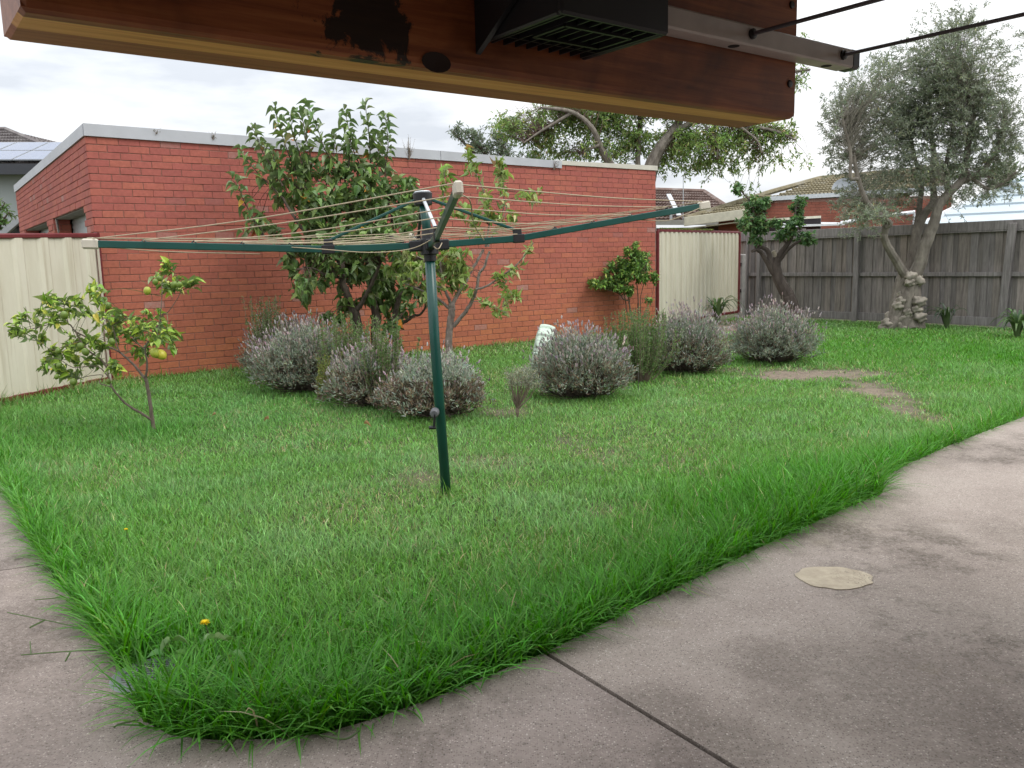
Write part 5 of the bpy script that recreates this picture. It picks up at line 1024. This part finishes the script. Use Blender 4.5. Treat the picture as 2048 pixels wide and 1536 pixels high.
def small_trees():
    Y = 27.0; B = at(985, 540, Y)*[1, 1, 0]; t = thing('feathery_tree', B, 'thin feathery grey green treetop above the garage coping left of the wide tree', 'tree'); tr = MB(); sk = []
    for pts in ([(985, 540), (985, 400), (975, 320), (930, 265)], [(985, 400), (1000, 320), (1010, 280)], [(985, 380), (950, 310), (905, 265)], [(985, 400), (1040, 340), (1070, 320)]): sk += list(limb(tr, px_line(pts, Y), .1, .02, 7))
    tr.build('trunk', BARK, t); tw, lf = MB(), MB(); cl = [(915, 262, 18, 16), (940, 275, 28, 22), (975, 280, 30, 26), (1005, 305, 40, 16), (960, 298, 28, 14), (1055, 318, 34, 16), (1080, 325, 25, 10), (1000, 275, 14, 30)]
    twig_crown(tw, lf, sk, [ppx(x, y, a_, b_, Y, .7, int(a_*b_/13)) for x, y, a_, b_ in cl], 9, .13, .04, [(.19, .24, .16), (.14, .19, .115), (.24, .28, .19)], kind='diamond', spread=.14, tr=.007, up=.2, droop=.4); tw.build('twig', TWIG, t)['kind'] = 'stuff'; lf.build('crown', LEAF, t)
    Y = 13.5; B = at(-30, 660, Y)*[1, 1, 0]; t = thing('side_tree', B, 'sparse leafy branch tips rising behind the cream fence at the picture edge', 'tree'); tr = MB(); sk = []
    for pts in ([(-30, 660), (-25, 520), (-10, 440), (10, 405)], [(-25, 520), (0, 450), (18, 425)]): sk += list(limb(tr, px_line(pts, Y), .04, .008, 6))
    tr.build('trunk', BARK, t); tw, lf = MB(), MB(); twig_crown(tw, lf, sk, [ppx(x, y, a_, b_, Y, .25, k) for x, y, a_, b_, k in ((4, 415, 12, 16, 9), (8, 440, 16, 12, 12), (-10, 445, 16, 20, 20), (20, 428, 8, 6, 4))], 6, .085, .03, [(.10, .19, .05), (.15, .25, .07)], spread=.05, tr=.004); tw.build('twig', TWIG, t)['kind'] = 'stuff'; lf.build('crown', LEAF, t)
    Y = 23.0; B = at(2030, 560, Y)*[1, 1, 0]; t = thing('dark_tree', B, 'dark green treetop peeping out between the olive tree and the blue shed roof', 'tree'); tr = MB(); sk = list(limb(tr, px_line([(2030, 560), (2025, 420), (2010, 350)], Y), .12, .03, 7)); tr.build('trunk', BARK, t); tw, lf = MB(), MB()
    twig_crown(tw, lf, sk, [ppx(x, y, a_, b_, Y, .8, k) for x, y, a_, b_, k in ((2000, 350, 35, 28, 70), (1880, 345, 26, 22, 40), (1850, 352, 20, 16, 25))], 9, .13, .05, [(.05, .10, .03), (.09, .14, .04)], kind='diamond', spread=.13, tr=.006); tw.build('twig', TWIG, t)['kind'] = 'stuff'; lf.build('crown', LEAF, t)
small_trees()

# lavender and rosemary
WOODY = simple('woody_stem', (.085, .065, .05), .9, .3)
LAVC = [(.335, .375, .295), (.26, .305, .235), (.42, .45, .365), (.18, .225, .155)]; FLC = [(.43, .365, .36), (.35, .29, .30), (.51, .46, .43), (.27, .215, .22)]
def lavender(c, rx, h, label, nst=620, ry=None, silver=0.0, dead=.25, fl=1.0, name='lavender_bush', ball=0.0):
    c = np.asarray(c)*[1, 1, 0]; ry = ry or rx; t = thing(name, c, label, 'bush', 'lavender bushes along the garden bed')
    n = nst; nl = 6; la = np.arange(nl)*2*np.pi/nl+rnd(nl)*.8; lr = (.20+.32*rnd(nl))*(1-.6*ball); lr[0] = 0
    LC_ = np.stack([np.cos(la)*lr*rx, np.sin(la)*lr*ry], -1); LR = (.50+.26*rnd(nl))+.22*ball; LH = .70+.30*rnd(nl)+.12*ball*rnd(nl); LH[0] = .92
    li = rng.integers(0, nl, n); th = rnd(n)*2*np.pi; el_ = np.arccos(1-rnd(n)*1.02); q_ = 1+.10*gauss(n)
    D = np.stack([LC_[li, 0]+np.sin(el_)*np.cos(th)*rx*LR[li]*q_, LC_[li, 1]+np.sin(el_)*np.sin(th)*ry*LR[li]*q_, np.abs(np.cos(el_))**.7*h*.80*LH[li]*(1+.07*gauss(n))], -1)
    rr_ = np.hypot(D[:, 0]/rx, D[:, 1]/ry); D[:, 2] = np.maximum(D[:, 2], h*(.10+.16*rr_*rnd(n)+.06*rnd(n)))
    root = c+np.stack([.16*rx*gauss(n), .16*ry*gauss(n), 0*th], -1); tip = c+D
    mid = lerp(root, tip, .5)+np.stack([D[:, 0]*.10, D[:, 1]*.10, -.05*h+0*th], -1)*1.2
    st = MB(); keep = np.arange(0, n, 2)
    for i in keep: tube(st, [root[i], mid[i], lerp(mid[i], tip[i], .8)], [.005, .0035, .002], 3, cap=False)
    st.build('stem', WOODY, t)
    lf = MB()
    # leafy shoots: tufts of narrow leaves round the outer part of every stem
    k = 15; tt = rnd(n, k)**.8*.32+.74; P = lerp(mid[:, None], tip[:, None], (tt*1.06-.08)[..., None]) ; P = P+gauss(n, k, 3)*.018
    ax = norm(tip-mid)[:, None]; Dv = norm(ax*.75+norm(gauss(n, k, 3))*.8+Z*.25); P, Dv = P.reshape(-1, 3), Dv.reshape(-1, 3); m_ = len(P)
    cc = mixcol(LAVC, m_, [.4, .3, .15, .15]); 
    if silver: s_ = rnd(m_) < silver; cc[s_] = jit((.40, .44, .36), s_.sum())
    d_ = (rnd(m_) < dead) & ((P-c)[:, 2] < h*.5); cc[d_] = jit((.24, .185, .135), d_.sum(), .3)
    leaves(lf, P, Dv, norm(gauss(m_, 3)+Z*.5), .046*(.6+.7*rnd(m_)), .0100*(.7+.6*rnd(m_)), cc, 'diamond'); lf.build('foliage', DULL_LEAF, t)
    if fl:
        up = D[:, 2] > .30*h; ids = np.where(up & (rnd(n) < .80*fl))[0]; fs = MB(); fh = MB(); ids = np.concatenate([ids, ids[rnd(len(ids)) < .45*fl]])
        dirs = norm(norm(D[ids])*.45+Z*.8+gauss(len(ids), 3)*.2); ln = (.07+.15*rnd(len(ids)))*(h/.8); p0 = tip[ids]-norm(D[ids])*.03+gauss(len(ids), 3)*.012; p1 = p0+dirs*ln[:, None]
        sd_ = norm(np.cross(dirs, gauss(len(ids), 3)))*.0016; V = np.stack([p0-sd_, p0+sd_, p1+sd_*.8, p1-sd_*.8], 1).reshape(-1, 3); o_ = (np.arange(len(ids))*4)[:, None]; fs.add(V, np.concatenate([o_, o_+1, o_+2, o_+3], 1), np.repeat(mixcol([(.42, .36, .29), (.34, .31, .23)], len(ids)), 4, 0)); fs.build('flower_stalk', DULL_LEAF, t)['kind'] = 'stuff'
        # spikes: little spindles with whorls
        L_ = .026+.022*rnd(len(ids)); R_ = .0062+.003*rnd(len(ids)); a1 = norm(np.cross(dirs, gauss(len(ids), 3))); a2 = np.cross(dirs, a1); prof = [(0, .35), (.18, 1), (.45, .8), (.55, 1), (.85, .7), (1, .15)]; VV = []
        for (u, q) in prof:
            for j in range(5): an = j*2*np.pi/5+u*2; VV.append(p1+dirs*(L_*u)[:, None]+(a1*math.cos(an)+a2*math.sin(an))*(R_*q)[:, None])
        VV = np.stack(VV, 1).reshape(-1, 3); kk = len(prof)*5; F = np.array([[i*5+j, i*5+(j+1) % 5, (i+1)*5+(j+1) % 5, (i+1)*5+j] for i in range(len(prof)-1) for j in range(5)])
        fh.add(VV, (F[None]+(np.arange(len(ids))*kk)[:, None, None]).reshape(-1, 4), np.repeat(mixcol(FLC, len(ids), [.35, .25, .2, .2], .2), kk, 0)); fh.build('flower_head', DULL_LEAF, t)['kind'] = 'stuff'
    return t
lavender((-2.78, 10.35, 0), .72, .84, 'lavender bush hard against the brick wall, at the left end of the left bed', 760, ry=.58)
lavender((-2.2, 9.15, 0), .74, .82, 'widest grey lavender bush at the lawn corner of the left garden bed', 980, ry=.66)
lavender((-1.33, 8.05, 0), .50, .70, 'lavender bush with dark open base between the widest lavender and the silver topped one', 640, dead=.5)
lavender((-.68, 7.42, 0), .55, .66, 'silver topped lavender bush with dry brown twigs right behind the hoist post', 640, silver=.6, dead=.7, fl=.35)
lavender((.70, 8.25, 0), .50, .74, 'lavender bush hiding most of the pale green tyre planter', 640, dead=.4, ball=.8)
lavender((2.08, 9.85, 0), .52, .80, 'lavender bush beside the upright rosemary, in front of the cream gate', 680, dead=.4, ball=.8)
lavender((3.36, 10.6, 0), .54, .78, 'round lavender bush standing alone on the bare patch below the pruned tree', 720, dead=.15, ball=1.0)
def rosemary(c, rx, h, n, label, cols=((.16, .25, .085), (.21, .31, .115), (.125, .20, .075)), lean=(0, 0)):
    c = np.asarray(c)*[1, 1, 0]; t = thing('rosemary_bush', c, label, 'bush', 'rosemary bushes among the lavender'); st, lf = MB(), MB(); LP, LD = [], []
    for i in range(n):
        r = gauss(2)*.35; b = c+np.array([r[0]*rx*.5, r[1]*rx*.5, 0]); e = c+np.array([r[0]*rx*1.5+lean[0]*rnd(), r[1]*rx*1.5+lean[1]*rnd(), h*(.62+.42*rnd())]); md = lerp(b, e, .5)+np.array([r[0]*rx*.3, r[1]*rx*.3, 0])
        P = smooth_line([b, md, e], 5); tube(st, P, np.linspace(.005, .002, len(P)), 3, cap=False); k = 90; u = .15+.85*np.sort(rnd(k)); Q = np.stack([np.interp(u, np.linspace(0, 1, len(P)), P[:, j]) for j in range(3)], -1); LP.append(Q); LD.append(norm(norm(gauss(k, 3))+norm(e-md)*.8))
    P = np.concatenate(LP); D = np.concatenate(LD); m_ = len(P); leaves(lf, P, D, gauss(m_, 3), .034*(.6+.7*rnd(m_)), .0085, mixcol(cols, m_), 'diamond'); st.build('stem', DRY_TWIG, t); lf.build('foliage', LEAF, t)
rosemary((1.42, 9.15, 0), .40, .78, 110, 'bushy upright rosemary between two lavender bushes right of the tyre planter')
rosemary(at(697, 760, 8.6), .30, .84, 70, 'bright green rosemary in the left bed below the fruit tree trunks')
rosemary(at(765, 780, 7.75), .16, .84, 34, 'tall narrow rosemary just left of the silver topped lavender')
rosemary(at(820, 740, 8.7), .28, .62, 14, 'thin sparse rosemary sprigs behind the silver topped lavender', lean=(.1, .1))
rosemary(at(545, 740, 9.75), .22, .98, 60, 'fluffy dark green rosemary poking out of the lavender by the brick wall', ((.12, .18, .07), (.16, .23, .09)))
rosemary(at(640, 800, 8.35), .12, .46, 16, 'yellow green rosemary sprigs leaning out of the widest lavender', ((.29, .30, .08), (.22, .28, .09)), lean=(.25, -.1))
def silver_shrub():
    B = G(1035, 835); t = thing('silver_shrub', B, 'tiny silver leaved shrub on a bare twiggy stem at the lawn edge', 'bush'); st, lf = MB(), MB(); LP, LD = [], []
    for i in range(42):
        th_ = rnd()*6.28; rr = .14*math.sqrt(rnd()); e = B+np.array([.05+rr*math.cos(th_), rr*math.sin(th_), .27+.15*rnd()-.5*rr*rr]); P = smooth_line([B, B+np.array([.0, 0, .07])+gauss(3)*.004, lerp(B, e, .6)+gauss(3)*.012, e], 3); tube(st, P, np.linspace(.006, .0015, len(P)), 4, cap=False); k = 26
        LP.append(e+gauss(k, 3)*.022); LD.append(norm(gauss(k, 3)+Z*.6))
    P = np.concatenate(LP); m_ = len(P); leaves(lf, P, np.concatenate(LD), gauss(m_, 3), .03, .007, mixcol([(.33, .35, .27), (.25, .28, .19), (.36, .36, .24)], m_), 'diamond'); st.build('stem', DRY_TWIG, t); lf.build('foliage', DULL_LEAF, t)
silver_shrub()
def strappy(px, py, n, L, label, cols):
    B = G(px, py); t = thing('strap_leaf_plant', B, label, 'plant', 'strap leaved plants by the fences'); mb = MB()
    for i in range(n):
        az_ = rnd()*6.28; l = L*(.7+.5*rnd()); o_ = (.25+.6*rnd()); d2 = np.array([math.cos(az_), math.sin(az_), 0]); P = smooth_line([B+d2*.02, B+d2*l*o_*.35+Z*l*.55, B+d2*l*o_*.8+Z*l*(.85-.3*o_), B+d2*l*o_*1.15+Z*l*(.85-.65*o_)], 3); k = len(P); s_ = norm(np.cross(d2, Z)); wv = .024*np.sin(np.linspace(.35, 1, k)*np.pi*.98)[:, None]
        V = np.stack([P-s_*wv, P+Z*(-.008), P+s_*wv], 1).reshape(-1, 3); j = np.arange(k-1)*3; F = np.concatenate([np.stack([j, j+1, j+4, j+3], -1), np.stack([j+1, j+2, j+5, j+4], -1)]); mb.add(V, F, jit(cols[rng.integers(len(cols))], 1)[0])
    mb.build('leaf', GLOSS_LEAF, t, True)
strappy(1435, 646, 34, .66, 'glossy strap leaved plant at the foot of the cream gate', [(.045, .115, .02), (.07, .15, .03), (.06, .13, .03), (.20, .26, .05)])
strappy(1893, 656, 20, .50, 'dull strap leaved plant right of the olive base', [(.05, .085, .05), (.07, .10, .06)])
strappy(2034, 674, 40, .52, 'big dark strap leaved plant at the right edge of the picture by the fence', [(.035, .09, .02), (.06, .13, .03), (.10, .17, .05)])

# pale green painted tyre standing on edge
def tyre():
    Y = 9.55; c = at(1087, 722, Y); c[2] = .30; t = thing('tyre_planter', c*[1, 1, 0], 'pale mint green painted tyre standing on edge behind a lavender bush', 'tyre')
    ax = norm(np.array([.975, -.10, -.19])); u = norm(np.cross(ax, [0, 1, 0.0])); u = u if u[2] > 0 else -u; v = np.cross(ax, u); R, r0, wd_ = .295, .17, .175; nA = 96; mb = MB(); prof = [(-.5, r0), (-.62, .22), (-.55, .27), (-.5, .285), (-.42, R), (-.2, R+.006), (0, R+.008), (.2, R+.006), (.42, R), (.5, .285), (.55, .27), (.62, .22), (.5, r0)]
    V = []
    for i in range(nA):
        a = 2*np.pi*i/nA; e = u*math.cos(a)+v*math.sin(a)
        for j, (x, r) in enumerate(prof):
            lug = (.020 if (i % 8) in (0, 1, 2, 3, 4) else -.006) if 3 <= j <= 9 else (.006 if i % 8 < 4 and j in (2, 10) else 0); V.append(c+ax*x*wd_+e*(r+lug*(1-.3*rnd())))
    k = len(prof); mb.add(V, [(i*k+j, ((i+1) % nA)*k+j, ((i+1) % nA)*k+j+1, i*k+j+1) for i in range(nA) for j in range(k-1)])
    mt, tt, b, o = mat('mint_paint'); vv = coords(tt); base = ramp(tt, noise(tt, vv, 7, 5), [(.3, (.42, .52, .43)), (.7, (.60, .68, .58))]); base = mixc(tt, ramp(tt, noise(tt, vv, 42, 4, .7), [(.60, g1(0)), (.66, g1(.9))]), base, (.05, .055, .045)); lk(tt, base, b.inputs['Base Color']); b.inputs['Roughness'].default_value = .8
    mb.build('tread', mt, t)
tyre()
def small_things():
    # thin wire hoop by the rosemary
    Y = 8.35; c = at(1262, 738, Y); P = [c+np.array([.075*math.cos(a), .05*math.sin(a), .012*math.sin(a+1)]) for a in np.linspace(0, 6.28, 24)]; mb = MB(); tube(mb, P, .0025, 6); tube(mb, [P[0], P[0]*[1, 1, 0]], .0025, 6); o = mb.build('wire_hoop', simple('old_wire', (.14, .13, .12), .6)); tag(o, 'thin grey wire plant hoop between lavender and rosemary', 'plant support')
    # dandelions
    YP = simple('dandelion_petal', (.88, .70, .02), .6)
    for px, py, s_, lab in ((410, 1246, 1.0, 'large yellow dandelion flower standing over the long grass at the near lawn corner'), (252, 1059, .55, 'tiny yellow dandelion flower near the left edge of the lawn')):
        c = at(px, py, G(px, py+48)[1]); b = c*[1, 1, 0]; t = thing('dandelion', b, lab, 'flower', 'dandelions in the lawn'); st = MB(); tube(st, smooth_line([b+np.array([.01, .03, 0]), lerp(b, c, .6)+np.array([.008, 0, 0]), c], 4), .0017*s_+.0005, 6); st.build('stem', GREEN_TWIG, t)
        fl = MB(); n = 90; a = rnd(n)*6.28; el2 = rnd(n)*.75; D = np.stack([np.cos(a)*np.cos(el2), np.sin(a)*np.cos(el2), np.sin(el2)], -1); leaves(fl, np.tile(c, (n, 1)), D, np.tile(Z, (n, 1))+gauss(n, 3)*.2, .0185*s_, .005*s_, (1, 1, 1), 'diamond'); fl.build('flower_head', YP, t)
        if s_ == 1.0:
            lv = MB(); n = 16; P = np.stack([G(320+150*rnd(), 1275+50*rnd(), .085) for _ in range(n)]); D = norm(gauss(n, 3)*[1, 1, .15]); leaves(lv, P, D, np.tile(Z, (n, 1))+gauss(n, 3)*.3, .065, .024, mixcol([(.20, .34, .13), (.15, .29, .08)], n), 'full', curl=.3); lv.build('leaf', LEAF, t)['kind'] = 'stuff'
    LB = leafmat('fallen_leaf', .2, .8)
    for px, py, lab in ((538, 839, 'brown fallen leaf lying on the lawn, the one nearest the lemon tree'), (728, 848, 'brown fallen leaf lying on the lawn below the bed, the one nearest the hoist post'), (432, 829, 'small brown fallen leaf in the grass just right of the lemon tree trunk')):
        c = G(px, py, .055); mb = MB(); D = norm(np.array([gauss(), .4*gauss(), .15])); leaves(mb, [c], [D], [[.1, -.3, 1]], .07 if px != 432 else .045, .028, (.36, .23, .12), 'full', curl=.6); o = mb.build('fallen_leaf', LB); tag(o, lab, 'leaf', 'fallen leaves on the lawn')
    # drain grate sunk in the lawn corner
    c = G(300, 1352, -.004); t = thing('drain_grate', c, 'grey plastic drain grate half hidden by grass at the near lawn corner', 'drain'); mb = MB(); GP = simple('grey_plastic', (.16, .18, .18), .35); n = 36; r1, r2 = .125, .088
    V = []
    for r, z in ((r1, -.03), (r1, .004), (r1-.006, .008), (r2, .008), (r2, -.004)): V += [c+np.array([r*math.cos(a), r*math.sin(a), z]) for a in np.linspace(0, 2*np.pi, n, endpoint=False)]
    mb.add(V, [(j*n+i, j*n+(i+1) % n, (j+1)*n+(i+1) % n, (j+1)*n+i) for j in range(4) for i in range(n)]); mb.build('rim', GP, t)
    mb = MB()
    for i in range(-5, 6): x = i*.0155; hh = math.sqrt(max(.0001, r2**2-x**2)); obox(mb, c+np.array([-hh, x-.0045, -.006]), np.array([2*hh, 0, 0]), np.array([0, .009, 0]), Z*.012)
    mb.build('bars', GP, t); mb = MB(); V = [c-Z*.02]+[c+np.array([r2*math.cos(a), r2*math.sin(a), -.02]) for a in np.linspace(0, 2*np.pi, n, endpoint=False)]; mb.add(V, [(0, 1+i, 1+(i+1) % n) for i in range(n)]); mb.build('sump', DARKM, t)
small_things()
